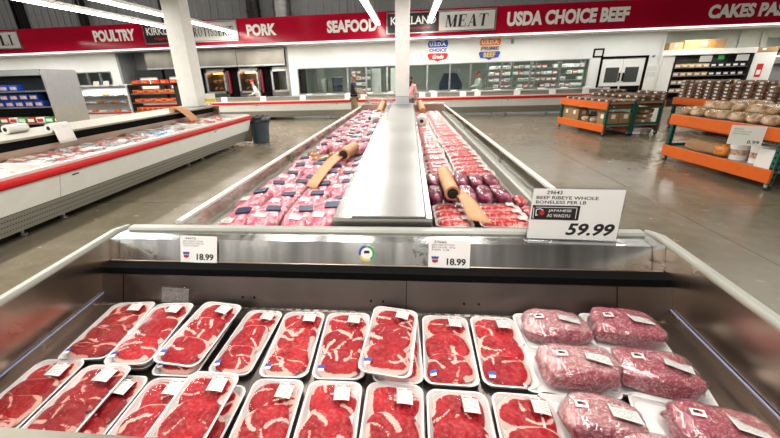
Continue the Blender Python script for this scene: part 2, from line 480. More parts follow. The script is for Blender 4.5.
struct('wall_preparation_room', MB().box(-5.75, 23, 0, 11.1, 23.1, 3.3).box(-5.87, 19.7, 0, -5.75, 23, 3.3).box(11.0, 21, 0, 11.1, 23, 3.3), 'roomwall')
struct('ceiling_preparation_room', MB().box(-5.75, WY + .1, 3.0, 11.1, 23, 3.1), 'wall')
struct('wall_bakery', MB().box(11.0, 21, 0, 17.2, 21.12, 3.3).box(17.2, 21, 2.9, 24, 21.12, 3.3), 'greenwall')
struct('wall_bakery_far', MB().box(11.0, 25, 0, 24, 25.1, 3.4), 'greenwall')
struct('ceiling_bakery', MB().box(11.0, WY, 3.3, 24, 26, 3.4), 'greenwall')
struct('wall_left', MB().box(-26, -8, 0, -25.9, 26, 8), 'grey')
struct('wall_right', MB().box(23.9, -8, 0, 24, 26, 8), 'grey')
struct('wall_front', MB().box(-26, -8, 0, 24, -7.9, 8), 'grey')

# windows of the preparation room: one frame and one pane each
mull = [-5.36, -2.9, -2.0, -1.0, .9, 1.95, 2.9, 4.3, 5.6, 6.9, 8.1]
for i, (a, b) in enumerate(zip(mull, mull[1:])):
    z0, z1 = BAND[2], BAND[3]; t = .035
    mb = MB().box(a, WY - .02, z0, a + t, WY + .08, z1).box(b - t, WY - .02, z0, b, WY + .08, z1)
    mb.box(a, WY - .02, z0, b, WY + .08, z0 + t).box(a, WY - .02, z1 - t, b, WY + .08, z1)
    w = struct('window_%d' % (i + 1), mb, 'galv')
    obj('pane', MB().box(a + t, WY + .02, z0 + t, b - t, WY + .03, z1 - t), 'glass', w)
mb = MB()
for x in (-17.1, -16.45, -15.75, -15.12): mb.box(x - .03, WY - .02, 1.44, x + .03, WY + .08, 2.32)
mb.box(-17.1, WY - .02, 1.42, -15.1, WY + .08, 1.47).box(-17.1, WY - .02, 2.28, -15.1, WY + .08, 2.33)
w = struct('window_11', mb, 'galv'); obj('pane', MB().box(-17.1, WY + .02, 1.45, -15.1, WY + .03, 2.3), 'glass', w)
struct('wall_poultry_room', MB().box(-26, 21.5, 0, -14.6, 21.6, 3.2), 'greenwall')

# swinging double doors
for i, (a, b) in enumerate(((8.67, 9.56), (9.58, 10.47))):
    d = struct('door_%d' % (i + 1), MB().box(a, WY + .01, .02, b, WY + .07, 2.14, .006), 'white')
    wx0, wx1 = (a + .2, b - .12) if i == 0 else (a + .12, b - .2)
    obj('door_window', MB().box(wx0, WY - .005, 1.15, wx1, WY + .02, 1.78, .01), 'doorglass', d)
    obj('kick_panel', MB().box(a + .03, WY - .01, .05, b - .03, WY + .015, .99), 'black', d)
    hx = b - .07 if i == 0 else a + .07
    obj('door_handle', MB().box(hx - .03, WY - .03, 1.2, hx + .03, WY + .01, 1.55, .005), 'black', d)
struct('trim_door', MB().box(8.57, WY - .03, 0, 8.66, WY + .1, 2.22).box(10.48, WY - .03, 0, 10.57, WY + .1, 2.22).box(8.57, WY - .03, 2.15, 10.57, WY + .1, 2.24), 'black')
t = thing('framed_notice', 'small black framed notice fixed on the white wall beside the double doors', 'sign', (8.42, WY - .005, 2.22))
obj('frame', MB().box(-.22, -.03, 0, .22, 0, .06).box(-.22, -.03, .3, .22, 0, .36).box(-.22, -.03, 0, -.16, 0, .36).box(.16, -.03, 0, .22, 0, .36), 'black', t)
obj('notice', MB().box(-.16, -.012, .06, .16, -.004, .3), 'notice', t)
t = thing('notice_board', 'white board of pale yellow notices on the wall right of the double doors', 'notice board', (10.72, WY - .01, 1.25))
obj('board', MB().box(-.16, -.02, -.45, .28, 0, .62), 'white', t)
for i in range(3):
    for j in range(2): obj('paper', MB().box(-.12 + i * .13, -.026, .1 + j * .24, -.01 + i * .13, -.021, .3 + j * .24), 'notice', t)
tag(obj('door_bell', MB().cyl((10.75, WY - .08, 2.2), (10.75, WY, 2.2), .045, 12), 'grey', smooth=True), 'small grey wall fitting above and right of the double doors', 'fitting')
tag(obj('wall_camera', MB().cyl((4.62, WY - .15, 3.0), (4.62, WY, 3.0), .04, 12).cyl((4.62, WY - .16, 2.92), (4.62, WY - .1, 3.06), .06, 12), 'grey', smooth=True), 'small grey camera on the white wall beside the orange and blue shield', 'camera')

# steel frames and ducts on the grey upper wall
for x, w_, lab in ((-18.9, .42, 'dark steel upright on the grey upper wall, far left'), (-15.6, .26, 'dark steel upright above the left part of the red banner'), (-11.4, .3, 'dark steel upright behind the leaning fluorescent strip')):
    tag(obj('steel_upright', MB().box(x - w_ / 2, WY - .3, 4.25, x - w_ / 2 + .07, WY, 8).box(x - .05, WY - .26, 4.25, x + .05, WY - .1, 8).box(x + w_ / 2 - .07, WY - .3, 4.25, x + w_ / 2, WY, 8), 'dark'), lab, 'upright')
def duct(name, x, r, m, lab):
    mb = MB().cyl((x, WY - .4, 4.2), (x, WY - .4, 8), r, 18)
    for z in (4.6, 5.2, 5.8, 6.6): mb.cyl((x, WY - .4, z), (x, WY - .4, z + .06), r + .03, 18)
    tag(obj(name, mb, m, smooth=True), lab, 'duct')
duct('exhaust_pipe', -7.0, .3, 'dark', 'narrow dark exhaust pipe above the word left of centre on the banner')
duct('exhaust_duct', -5.7, .36, 'galv', 'shiny round metal duct rising above the banner near its centre')

# red banner with its signs, one long fascia
BY = 17.0
ban = thing('banner', 'long red fascia banner across the back with department names', 'banner', (0, BY, 0))
obj('fascia', MB().box(-26, 0, 3.2, 24, .16, 4.2), 'bannerred', ban)
obj('soffit', MB().box(-26, .1, 3.16, 24, 1.5, 3.24), 'white', ban)
obj('light_ledge', MB().box(-26, -.01, 3.17, 24, .12, 3.2), 'signwhite', ban)
for i in range(13): obj('lamp_tube', MB().box(-25 + i * 3.75, -.05, 3.135, -25 + i * 3.75 + 3.7, .02, 3.175, .01), 'ledtube', ban)
def bt(s, x0, x1, z0, z1, bold=.05, m='signwhite'): fit_text('lettering', s, m, ban, (x0, -.002, z0), X_, Z_, x1 - x0, z1 - z0, bold)
bt('POULTRY', -14.22, -12.2, 3.52, 4.0)
bt('PORK', -7.0, -5.68, 3.5, 3.96)
bt('SEAFOOD', -3.45, -1.32, 3.49, 3.96)
bt('USDA CHOICE BEEF', 3.97, 8.62, 3.46, 3.98)
bt('CAKES PASTRY', 11.5, 15.2, 3.43, 3.9)
def panel(x0, x1, z0, z1, m, name='sign_panel'):
    p = obj(name, MB().box(x0, -.05, z0, x1, -.004, z1, .008), m, ban)
    return p
def frame(x0, x1, z0, z1):
    t = .035
    obj('sign_frame', MB().box(x0 - t, -.06, z0 - t, x1 + t, -.004, z0).box(x0 - t, -.06, z1, x1 + t, -.004, z1 + t).box(x0 - t, -.06, z0, x0, -.004, z1).box(x1, -.06, z0, x1 + t, -.004, z1), 'galv', ban)
def st(s, p, x0, x1, z0, z1, m, **k): fit_text('lettering', s, m, ban, (x0, -.052, z0), X_, Z_, x1 - x0, z1 - z0, **k)
p = panel(-20.3, -17.95, 3.42, 4.1, 'signgrey'); frame(-20.3, -17.95, 3.42, 4.1); st('DELI', p, -19.9, -18.25, 3.55, 3.98, 'ink', serif=True)
frame(-11.72, -7.44, 3.38, 4.12)
p = panel(-11.7, -9.75, 3.4, 4.1, 'signblack'); st('KIRKLAND', p, -11.6, -9.85, 3.7, 4.0, 'signwhite', bold=.02); st('Signature', p, -11.3, -10.0, 3.48, 3.62, 'redink', shear=.3)
p = panel(-9.73, -7.46, 3.4, 4.1, 'signgrey'); st('ROTISSERIE', p, -9.42, -7.58, 3.56, 3.93, 'ink', serif=True)
frame(-.88, 3.5, 3.38, 4.1)
p = panel(-.86, 1.22, 3.4, 4.08, 'signblack'); st('KIRKLAND', p, -.74, 1.12, 3.68, 3.98, 'signwhite', bold=.02); st('Signature', p, -.4, .9, 3.47, 3.61, 'redink', shear=.3)
p = panel(1.25, 3.48, 3.4, 4.08, 'signgrey'); st('MEAT', p, 1.5, 3.22, 3.52, 3.96, 'ink', serif=True, shear=.12)

# USDA shields on the white wall
def shield(x, z, w, h, top, mid, bot, lines, lab):
    t = thing('grade_shield', lab, 'sign', (x, WY - .03, z))
    out = [(-.5, .36), (-.42, .5), (-.2, .44), (0, .5), (.2, .44), (.42, .5), (.5, .36), (.44, .1), (.5, -.18), (.42, -.38), (.15, -.42), (0, -.5), (-.15, -.42), (-.42, -.38), (-.5, -.18), (-.44, .1)]
    obj('backing', MB().prism(out, lambda p: Vector((p[0] * w, .02, p[1] * h)), lambda p: Vector((p[0] * w, 0, p[1] * h))), 'signwhite', t)
    def part(name, pts, m): obj(name, MB().prism(pts, lambda p: Vector((p[0] * w * .96, 0, p[1] * h * .96)), lambda p: Vector((p[0] * w * .96, -.012, p[1] * h * .96))), m, t)
    part('upper_field', [(-.5, .36), (-.42, .5), (-.2, .44), (0, .5), (.2, .44), (.42, .5), (.5, .36), (.45, .17), (-.45, .17)], top)
    part('middle_field', [(-.44, .14), (.44, .14), (.44, -.06), (-.44, -.06)], mid)
    part('lower_field', [(-.46, -.1), (.46, -.1), (.5, -.18), (.42, -.38), (.15, -.42), (0, -.5), (-.15, -.42), (-.42, -.38), (-.5, -.18)], bot)
    for (s, m, a, b, c, d, sh) in lines:
        fit_text('lettering', s, m, t, (a * w, -.013, c * h), X_, Z_, (b - a) * w, (d - c) * h, .03, sh)
    return t
shield(1.35, 2.71, .98, .94, 'blueink', 'signwhite', 'redink',
       [('U.S.D.A.', 'signwhite', -.38, .38, .22, .39, 0), ('CHOICE', 'blueink', -.4, .4, -.04, .12, 0), ('Grade', 'signwhite', -.24, .28, -.34, -.16, .3)],
       'blue, white and red shield sign on the white back wall')
shield(3.68, 2.71, 1.0, .94, 'orangeink', 'yellowink', 'blueink',
       [('U.S.D.A.', 'signwhite', -.38, .38, .22, .39, 0), ('PRIME', 'blueink', -.4, .4, -.04, .12, .2), ('BEEF', 'yellowink', -.26, .26, -.35, -.14, 0)],
       'orange, yellow and blue shield sign on the white back wall')

# ------------------------------------------------------------------ lamps
def strip(L=2.4):
    t = thing('strip_light', '', 'light')
    obj('housing', MB().box(-.1, 0, .03, .1, L - .02, .12, .01), 'white', t)
    for q in (-.055, .055): obj('lamp_tube', MB().cyl((q, .02, .005), (q, L - .04, .005), .028, 10), 'tube', t, smooth=True)
    obj('hanger', MB().cyl((0, .3, .1), (0, .3, 4.3), .008, 6).cyl((0, L - .3, .1), (0, L - .3, 4.3), .008, 6), 'galv', t)
    return t
K = Kind(strip())
for x, y1, n, lab in ((-9.3, 15.4, 4, 'outer of the two rows on the left'), (-7.7, 17.0, 4, 'inner of the two rows on the left'), (-1.25, 16.7, 3, 'row left of the white post'), (.85, 16.7, 3, 'row right of the white post')):
    for i in range(n):
        K.put((x, y1 - 2.4 * (i + 1), 3.7), 0, 'fluorescent strip light, %s from the back end, %s' % (nth(i + 1), lab))
def area(name, loc, sx, sy, power, col=(1, .96, .88), rot=(0, 0, 0)):
    l = bpy.data.lights.new(name, 'AREA'); l.shape = 'RECTANGLE'; l.size = sx; l.size_y = sy; l.energy = power; l.color = col
    o = bpy.data.objects.new(name, l); C.objects.link(o); o.location = loc; o.rotation_euler = rot
    return o
for x in (-16, -9.3, -7.7, -1.25, .85, 6.5, 8.5, 15):
    for y in (-4, 1.8, 7.6, 13.4):
        if y > 10 and x > 3: continue
        area('ceiling_and_fill_lamp', (x, y, 3.66), .2, 4.8, 130 if x < -5 else 100 if x < 2 else 32)
for y in (-4, 1.8):  # added fill row without fixtures, brightens the left aisle floor
    area('ceiling_and_fill_lamp', (-4.4, y, 3.66), .2, 4.8, 120)
for x in (-19, -12, -5, 2, 8, 15):  # added unseen fill lights that lift the grey upper wall
    area('upper_wall_fill', (x, 13, 7.4), .4, 5, 170 if x < 4 else 70)
for i in range(12):
    area('banner_lamp', (-22 + i * 3.9, BY + .3, 3.12), 3.4, .1, 55, (1, .98, .93))
for x in (-4, 0, 4, 8): area('room_lamp', (x, 19.5, 2.95), 2.2, .3, 70, (.95, 1, .95))
for x, y in ((12.5, 19.6), (16.5, 19.6)):
    t = thing('ceiling_light', 'flat white ceiling light in the bakery soffit, %s' % ('left one' if x < 14 else 'right one'), 'light', (x, y - .9, 3.3))
    obj('housing', MB().box(-.75, -.15, -.05, .75, .15, 0, .01), 'white', t)
    obj('diffuser', MB().box(-.7, -.12, -.07, .7, .12, -.049), 'tube', t)
    area('bakery_lamp', (x, y - .9, 3.2), 1.4, .25, 60)
area('bakery_lamp', (20, 20, 3.2), 2, .3, 60); area('bakery_lamp', (20, 23, 3.2), 2, .3, 60)

W = bpy.data.worlds.new('world'); S.world = W; W.use_nodes = True
W.node_tree.nodes['Background'].inputs[0].default_value = (.9, .95, 1, 1); W.node_tree.nodes['Background'].inputs[1].default_value = .3

# ------------------------------------------------------------------ near case (end cap)
E_L, E_R, E_F, E_B = -1.9, 1.42, .62, 2.12
nc = thing('meat_case', 'large open stainless steel meat case in the foreground', 'refrigerated case', (0, 0, 0))
EL = lambda y: -1.955 + .094 * (2.11 - y)       # outer faces, the sides splay slightly towards the back
ER = lambda y: 1.475 - .064 * (2.05 - y)
def trap(y0, y1, z0, z1, inset=0):
    return MB().loft([[Vector((EL(y) + inset, y, z0)), Vector((ER(y) - inset, y, z0)), Vector((ER(y) - inset, y, z1)), Vector((EL(y) + inset, y, z1))] for y in (y0, y1)])
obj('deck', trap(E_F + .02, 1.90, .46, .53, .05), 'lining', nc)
obj('base', trap(E_F - .04, E_B, .12, .46, 0), 'white', nc)
for sgn, X in ((-1, EL), (1, ER)):
    w = lambda y, d: X(y) - sgn * d
    mb = MB().loft([[Vector((w(y, .0), y, .44)), Vector((w(y, .06), y, .44)), Vector((w(y, .055), y, .86)), Vector((w(y, .0), y, .86))] for y in (E_F, E_B)])
    obj('side_wall', mb, 'sidelining', nc)
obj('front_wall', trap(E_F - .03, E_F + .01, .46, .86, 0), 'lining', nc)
obj('front_rail', trap(E_F - .07, E_F + .005, .85, .885, -.02), 'hood', nc)
RL, RR = EL(1.9) + .055, ER(1.9) - .055
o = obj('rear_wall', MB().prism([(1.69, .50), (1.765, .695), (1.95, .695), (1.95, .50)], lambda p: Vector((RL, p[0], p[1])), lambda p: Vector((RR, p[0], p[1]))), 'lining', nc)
Q = Matrix.Rotation(rad(-45), 3, 'X')
for x in (-.96, -.89, .32, .4, -.2, -.13):
    obj('screw_hole', MB().cyl((x, 1.718, .585), (x, 1.73, .585), .006, 8), 'black', o)
for x in (-1.72, .0, 1.12): obj('panel_seam', MB().bar((x, 1.691, .503), (x, 1.765, .695), .004, .004, up=(0, -1, 0)), 'black', o)
obj('shaded_air_slot', MB().box(RL, 1.772, .692, RR, 1.97, .735), 'black', nc)  # solid black box: air opening with the overhang's shade painted in
face = [(1.868, .738), (1.914, .862), (2.1, .866), (2.1, .738)]
px_ = lambda a, b: MB().prism(face, lambda p: Vector((a, p[0], p[1])), lambda p: Vector((b, p[0], p[1])))
obj('price_rail', px_(RL + .07, RR - .07), 'steel', nc)
obj('rail_end', px_(RL + .002, RL + .066), 'steel', nc)
obj('rail_end', px_(RR - .066, RR - .002), 'steel', nc)
obj('lip', MB().box(RL + .01, 1.86, .718, RR - .01, 1.97, .738, .003), 'liningtan', nc)
bp = [(2.03, .845), (2.03, .873), (2.042, .886), (2.09, .888), (2.112, .875), (2.112, .845)]
o = obj('rear_bumper', MB().prism(bp, lambda p: Vector((RL + .04, p[0], p[1])), lambda p: Vector((RR - .04, p[0], p[1]))).box(RL + .06, 2.022, .853, RR - .06, 2.032, .863), 'bumper', nc, smooth=True)
for sgn, X in ((-1, EL), (1, ER)):
    mb = MB()
    pr = [(.044, .858), (.044, .872), (.036, .882), (.006, .882), (-.002, .874), (-.002, .858)]
    a = [Vector((X(E_F) - sgn * p[0], E_F - .03, p[1])) for p in pr]; b = [Vector((X(2.02) - sgn * p[0], 2.02, p[1])) for p in pr]
    c = [Vector((X(2.1) - sgn * (p[0] * .5 + .055), 2.1, p[1])) for p in pr]
    mb.loft([a, b, c]); obj('side_rail', mb, 'bumper', nc, smooth=True)
    xi = lambda y: X(y) - sgn * .066
    obj('side_bar', MB().bar((xi(E_F + .02), E_F + .02, .585), (xi(1.80), 1.80, .585), .006, .007), plain('pale_blue_gloss', (.33, .36, .55), .2, coat=.6), nc)  # thin pale blue bar along each inner side wall
mb = MB()
for i in range(60): mb.box(E_L + .1 + i * .053, 1.678, .53, E_L + .13 + i * .053, 1.692, .534)
obj('air_grille', mb.box(E_L + .05, 1.674, .529, E_R - .05, 1.679, .535), 'steel', nc)

# ------------------------------------------------------------------ trays of steak
def rrect(L, Wd, r, z, n=5, dx=0):
    pts = []
    for cx, cy, a0 in ((1, 1, 0), (-1, 1, 90), (-1, -1, 180), (1, -1, 270)):
        for i in range(n + 1):
            a = rad(a0 + 90 * i / n)
            pts.append(Vector((cx * (Wd / 2 - r) + r * math.cos(a), cy * (L / 2 - r) + r * math.sin(a), z)))
    return pts
def tray_mb(L, Wd, h=.03):
    return MB().loft([rrect(L - .04, Wd - .04, .03, 0), rrect(L - .006, Wd - .006, .04, h - .006), rrect(L, Wd, .042, h - .003), rrect(L, Wd, .042, h),
                      rrect(L - .016, Wd - .016, .036, h), rrect(L - .05, Wd - .05, .03, .008)])
def steak_mb(cx, cy, rx, ry, z, tilt, rng, thick=.017):
    """one slice: irregular round outline, domed, with a fat rim and fat seams"""
    mb = MB(); nr, ns = 18, 60
    ph = [rng.uniform(0, 6.28) for _ in range(5)]
    am = [rng.uniform(.02, .07), rng.uniform(.02, .06), rng.uniform(.01, .03), rng.uniform(.01, .02)]
    rim0 = rng.uniform(0, 6.28); rimw = rng.uniform(1.2, 2.2)
    seams = []
    for _ in range(rng.randint(2, 5)):
        a = rng.uniform(0, 6.28); d = rng.uniform(.1, .6)
        p = Vector((math.cos(a) * d, math.sin(a) * d)); dr = a + rng.uniform(-1.8, 1.8); cur = rng.uniform(-1.6, 1.6); pts = []
        for k in range(12):
            pts.append(p.copy()); p = p + Vector((math.cos(dr), math.sin(dr))) * .11; dr += cur * .11
        seams.append((pts, rng.uniform(.035, .10)))
    off = Vector((rng.uniform(0, 50), rng.uniform(0, 50), 0))
    fat = []; V = []
    for i in range(nr + 1):
        q = i / nr; row = []
        for j in range(ns if i else 1):
            t = 2 * PI * j / ns
            R = 1 + sum(a * math.sin((k + 2) * t + p) for k, (a, p) in enumerate(zip(am, ph)))
            u, v = q * math.copysign(abs(math.cos(t)) ** .58, math.cos(t)), q * math.copysign(abs(math.sin(t)) ** .95, math.sin(t))
            lump = noise.noise(Vector((u * 2.6, v * 2.6, 0)) + off) * .007 + noise.noise(Vector((u * 7, v * 7, 3)) + off) * .003
            zz = z + thick * (1 - max(0, q - .72) ** 2 / .0784 * .9) + lump * (1 - q ** 4) + tilt * v
            x, y = cx + rx * R * u, cy + ry * R * v
            row.append(mb.bm.verts.new((x, y, zz)))
            da = abs((t - rim0 + PI) % (2 * PI) - PI)
            f = max(0, 1 - abs(q - .94) / (.15 + .06 * math.sin(3 * t + ph[4]))) * (1.2 if da < rimw else .22)
            for pts, w in seams:
                d = min((u - s.x) ** 2 + (v - s.y) ** 2 for s in pts)
                f = max(f, 1.05 * math.exp(-d / (w * w)))
            fat.append(f)
        V.append(row)
    for j in range(ns): mb._f([V[0][0], V[1][j], V[1][(j + 1) % ns]])
    for i in range(1, nr):
        for j in range(ns): mb._f([V[i][j], V[i + 1][j], V[i + 1][(j + 1) % ns], V[i][(j + 1) % ns]])
    return mb, fat
def film_z(u, v, h, dome):   # u, v in -1..1
    return h + dome * (1 - abs(u) ** 3.2) * (1 - abs(v) ** 6)
TRAY_L, TRAY_W = .47, .225
def steak_tray(lab, x, y, z, rotd, seed, W_=TRAY_W, L=TRAY_L, m='beef', tiltx=0, tilty=0, nst=3, sticker=True, lab_x=.045, wide=False):
    rng = random.Random(seed)
    t = thing('steak_tray', lab, 'meat tray', (x, y, z), rot=(rad(tiltx), rad(tilty), rad(rotd)))
    obj('tray', tray_mb(L, W_), 'foam', t, smooth=True)
    n = nst
    for i in range(n):
        cy = (i - (n - 1) / 2) * (L - .05) / n * .99 * -1      # rear one first, front ones overlap it
        ry = (L - .03) / n / 2 * rng.uniform(1.3, 1.45); ry = min(ry, (L / 2 - .014 - abs(cy)) / 1.03)
        mb, fat = steak_mb(rng.uniform(-.004, .004), cy, (W_ - .022) / 2 * rng.uniform(.96, .99), ry, .013 + .0055 * i, .007, rng)
        o = obj('steak', mb, m, t, smooth='all')
        a = o.data.attributes.new('fat', 'FLOAT', 'POINT'); a.data.foreach_set('value', fat)
    off = rng.uniform(0, 40)
    def fz(a, b):
        u, v = a * 2 - 1, b * 2 - 1
        return Vector((u * (W_ / 2 - .004), v * (L / 2 - .004), film_z(u, v, .0305, .029) + .0035 * noise.noise(Vector((u * 3 + off, v * 5, 0))) * (1 - u * u) * (1 - v * v)))
    obj('plastic_wrap', MB().grid(fz, 14, 26), 'film', t, smooth='all')
    lx = lab_x * (W_ / .225); ly = L / 2 - .08
    def pz(px, py): return film_z(px / (W_ / 2), py / (L / 2), .0305, .029) + .0045
    def sheet(name, cx, cy, w, h, ang, mm, k=4):
        mb = MB(); c, s = math.cos(ang), math.sin(ang)
        def g(a, b):
            px, py = (a - .5) * w, (b - .5) * h
            X, Y = cx + c * px - s * py, cy + s * px + c * py
            return Vector((X, Y, pz(X, Y)))
        return obj(name, mb.grid(g, k, k), mm, t, smooth='all', fix=False)
    sheet('price_label', lx + rng.uniform(-.008, .008), ly + rng.uniform(-.01, .008), .062, .082, rad(rng.uniform(-7, 5)), 'label')
    if sticker:
        s = rad(rng.uniform(-12, 12)); sx, sy = -W_ / 2 + .04, -L / 2 + .05
        sheet('grade_sticker', sx, sy, .032, .016, s, 'blueink', 2); o = sheet('grade_sticker', sx + .001, sy - .015, .026, .012, s, 'signwhite', 2)
    return t
ZD = .53; ZU = .572
beef = [
 ('long tray of sliced ribeye at the left end of the back row by the wall', -1.575, 1.44, ZD, 7, 11, .25, 'beefdark'),
 ('long tray of sliced ribeye, second from the left in the back row, stacked on another', -1.285, 1.385, ZU, 5, 12, .222, 'beef'),
 ('raised tray of very red ribeye slices, third from the left in the back row', -1.035, 1.40, ZU, -2, 13, .225, 'beef'),
 ('tray of round ribeye steaks, fourth from the left in the back row', -.79, 1.40, ZD, -1, 14, .205, 'beef'),
 ('tray of three big ribeye steaks, fifth from the left in the back row', -.55, 1.40, ZD, 2, 15, .225, 'beef'),
 ('tray of three round ribeye steaks in the back row beside the tilted raised one', -.305, 1.405, ZD, 2.5, 16, .235, 'beef'),
 ('tilted tray of glossy ribeye raised on another at the middle of the back row', -.075, 1.395, ZU + .006, -5, 17, .235, 'beef'),
 ('tray of ribeye steaks, second from the marbled roasts in the back row', .2, 1.405, ZD, -1, 18, .235, 'beef'),
 ('tray of ribeye steaks in the back row right beside the marbled roasts', .447, 1.41, ZD, -1.5, 19, .23, 'beef'),
 ('lower tray of ribeye peeking out beneath the second tray of the back row', -1.31, 1.395, ZD, 7, 20, .222, 'beefdark'),
 ('lower tray of ribeye peeking out beneath the raised third tray of the back row', -1.045, 1.375, ZD, 1, 21, .222, 'beefdark'),
 ('lower tray of ribeye peeking out beneath the tilted middle tray', -.04, 1.40, ZD, 2, 22, .222, 'beef'),
 ('tray of sliced beef at the left end of the front row', -1.605, .97, ZD, 4, 23, .232, 'beefdark'),
 ('raised tray of sliced dark beef, second from the left in the front row', -1.31, .91, ZU, 3, 24, .225, 'beefdark'),
 ('lower tray of beef tucked under the second tray of the front row', -1.232, .895, ZD, 2, 25, .222, 'beefdark'),
 ('tray of red beef in the front row, left of the raised shiny one', -1.005, .895, ZD, 2, 26, .215, 'beef'),
 ('raised tray of shiny red beef overlapping its left neighbour in the front row', -.815, .90, ZU, 0, 27, .225, 'beef'),
 ('lower tray of beef under the raised shiny tray of the front row', -.775, .875, ZD, 0, 28, .215, 'beef'),
 ('tray of large ribeye steaks in the front row, right of the raised shiny one', -.535, .92, ZD, 2, 29, .222, 'beef'),
 ('tray of ribeye in the front row, below the round sticker, left of centre', -.292, .925, ZD, 1, 30, .23, 'beef'),
 ('tray of ribeye in the front row, directly below the tilted raised tray', -.048, .93, ZD, -1, 31, .235, 'beef'),
 ('tray of very bright beef in the front row, second from the marbled roasts', .203, .91, ZD, -1, 32, .242, 'beef'),
 ('tray of smooth red steaks in the front row, beside the marbled roasts', .455, .91, ZD, -2, 33, .236, 'beef'),
]
for lab, x, y, z, r, sd, w_, mm in beef:
    steak_tray(lab, x, y, z, r, sd, w_, m=mm, nst=4 if mm == 'beefdark' else 3, tilty=4 if sd in (13, 17) else 0, sticker=sd % 3 != 2 or sd < 20, tiltx=0)

# ------------------------------------------------------------------ marbled roasts
def blob(sx, sy, sz, seed, e=.55, amp=.06, fr=2.2, nu=40, nv=22, flat=.35, big=.0):
    """rounded block with a lumpy skin, standing on z = 0"""
    off = Vector((seed * 3.7, seed * 1.3, seed * 2.1)); mb = MB()
    sp = lambda c, k: math.copysign(abs(c) ** k, c)
    R = []
    for j in range(nv + 1):
        b = -PI / 2 + PI * j / nv; row = []
        for i in range(nu):
            a = 2 * PI * i / nu
            d = Vector((sp(math.cos(a), e) * sp(math.cos(b), e), sp(math.sin(a), e) * sp(math.cos(b), e), sp(math.sin(b), e)))
            k = 1 + amp * noise.noise(d * fr + off) + amp * .4 * noise.noise(d * fr * 3 + off) + big * noise.noise(d * .9 + off)
            z = d.z * k
            if z < 0: z = max(z, -1)
            row.append(Vector((d.x * k * sx / 2, d.y * k * sy / 2, (z + 1) * sz / 2)))
        R.append(row)
    mb.loft(R)
    for v in mb.bm.verts: v.co.z = max(v.co.z, 0)
    return mb
def roast(lab, x, y, z, rotd, seed, sx=.31, sy=.23, sz=.105, tray=(.34, .27), tdx=0, tdy=0, labx=.06):
    t = thing('marbled_roast_pack', lab, 'meat pack', (x, y, z), rad(rotd))
    mb = tray_mb(tray[1], tray[0])
    for v in mb.bm.verts: v.co += Vector((tdx, tdy, 0))
    obj('tray', mb, 'foam', t, smooth=True)
    mb = blob(sx, sy, sz, seed, .6, .12, 1.9, big=.16)
    for f in mb.bm.faces:
        f.material_index = 1 if f.calc_center_median().y < -sy * .36 else 0
    for v in mb.bm.verts: v.co.z += .014
    obj('roast', mb, ['marblefat' if seed % 2 else 'marble', 'marble'], t, smooth='all', fix=True)
    mb = blob(sx * 1.03, sy * 1.04, sz * 1.05, seed, .6, .12, 1.9, big=.16)
    rng = random.Random(seed)
    for v in mb.bm.verts:
        v.co.z += .012
        v.co += v.co.normalized() * .004 * noise.noise(v.co * 45 + Vector((seed, 0, 0)))
    obj('plastic_wrap', mb, 'filmtight', t, smooth='all')
    zt = .014 + sz * 1.06
    r = Matrix.Rotation(rad(8), 3, 'Y') @ Matrix.Rotation(rad(-12), 3, 'X') @ Matrix.Rotation(rad(rng.uniform(-20, 5)), 3, 'Z')
    obj('price_label', MB().obox((labx, -.005, zt + .001), (.095, .07, .0015), r), 'label', t)
    s = obj('breed_sticker', MB().obox((-.075, .01, zt + .000), (.042, .03, .0015), Matrix.Rotation(rad(-6), 3, 'Y')), 'signwhite', t)
    obj('emblem', MB().obox((-.08, .012, zt + .002), (.018, .012, .001), Matrix.Rotation(rad(-6), 3, 'Y')), 'ink', s)
    obj('emblem', MB().cyl((-.068, .010, zt + .002), (-.068, .010, zt + .0035), .006, 10), 'redink', s)
    return t
roast('marbled beef roast in crumpled wrap, rear row left, beside the ribeye trays', .735, 1.55, ZD, 0, 1, .29, .20, .09)
roast('marbled beef roast in loose wrap, rear row right, near the steel side wall', 1.065, 1.555, ZD, -8, 2, .30, .20, .10)
roast('large marbled beef roast, middle row left, its white tray showing at the left', .735, 1.265, ZD, -3, 3, .31, .20, .11, (.38, .28), -.05, .02)
roast('large marbled beef roast, middle row right, turned askew', 1.04, 1.26, ZD, -14, 4, .31, .20, .105, (.41, .27), -.02, .01)
roast('marbled beef roast, front row left, partly behind the nearest one', .71, 1.01, ZD, -8, 5, .26, .19, .10, (.36, .26), -.02, 0)
roast('marbled beef roast, front row right, closest to the steel side wall', 1.09, .99, ZD, -16, 6, .31, .20, .10, (.41, .27), -.04, .01)
roast('nearest marbled beef roast at the bottom of the picture, raised above its neighbours', .845, .83, ZD + .03, -10, 7, .28, .18, .09, (.35, .23), -.03, 0)

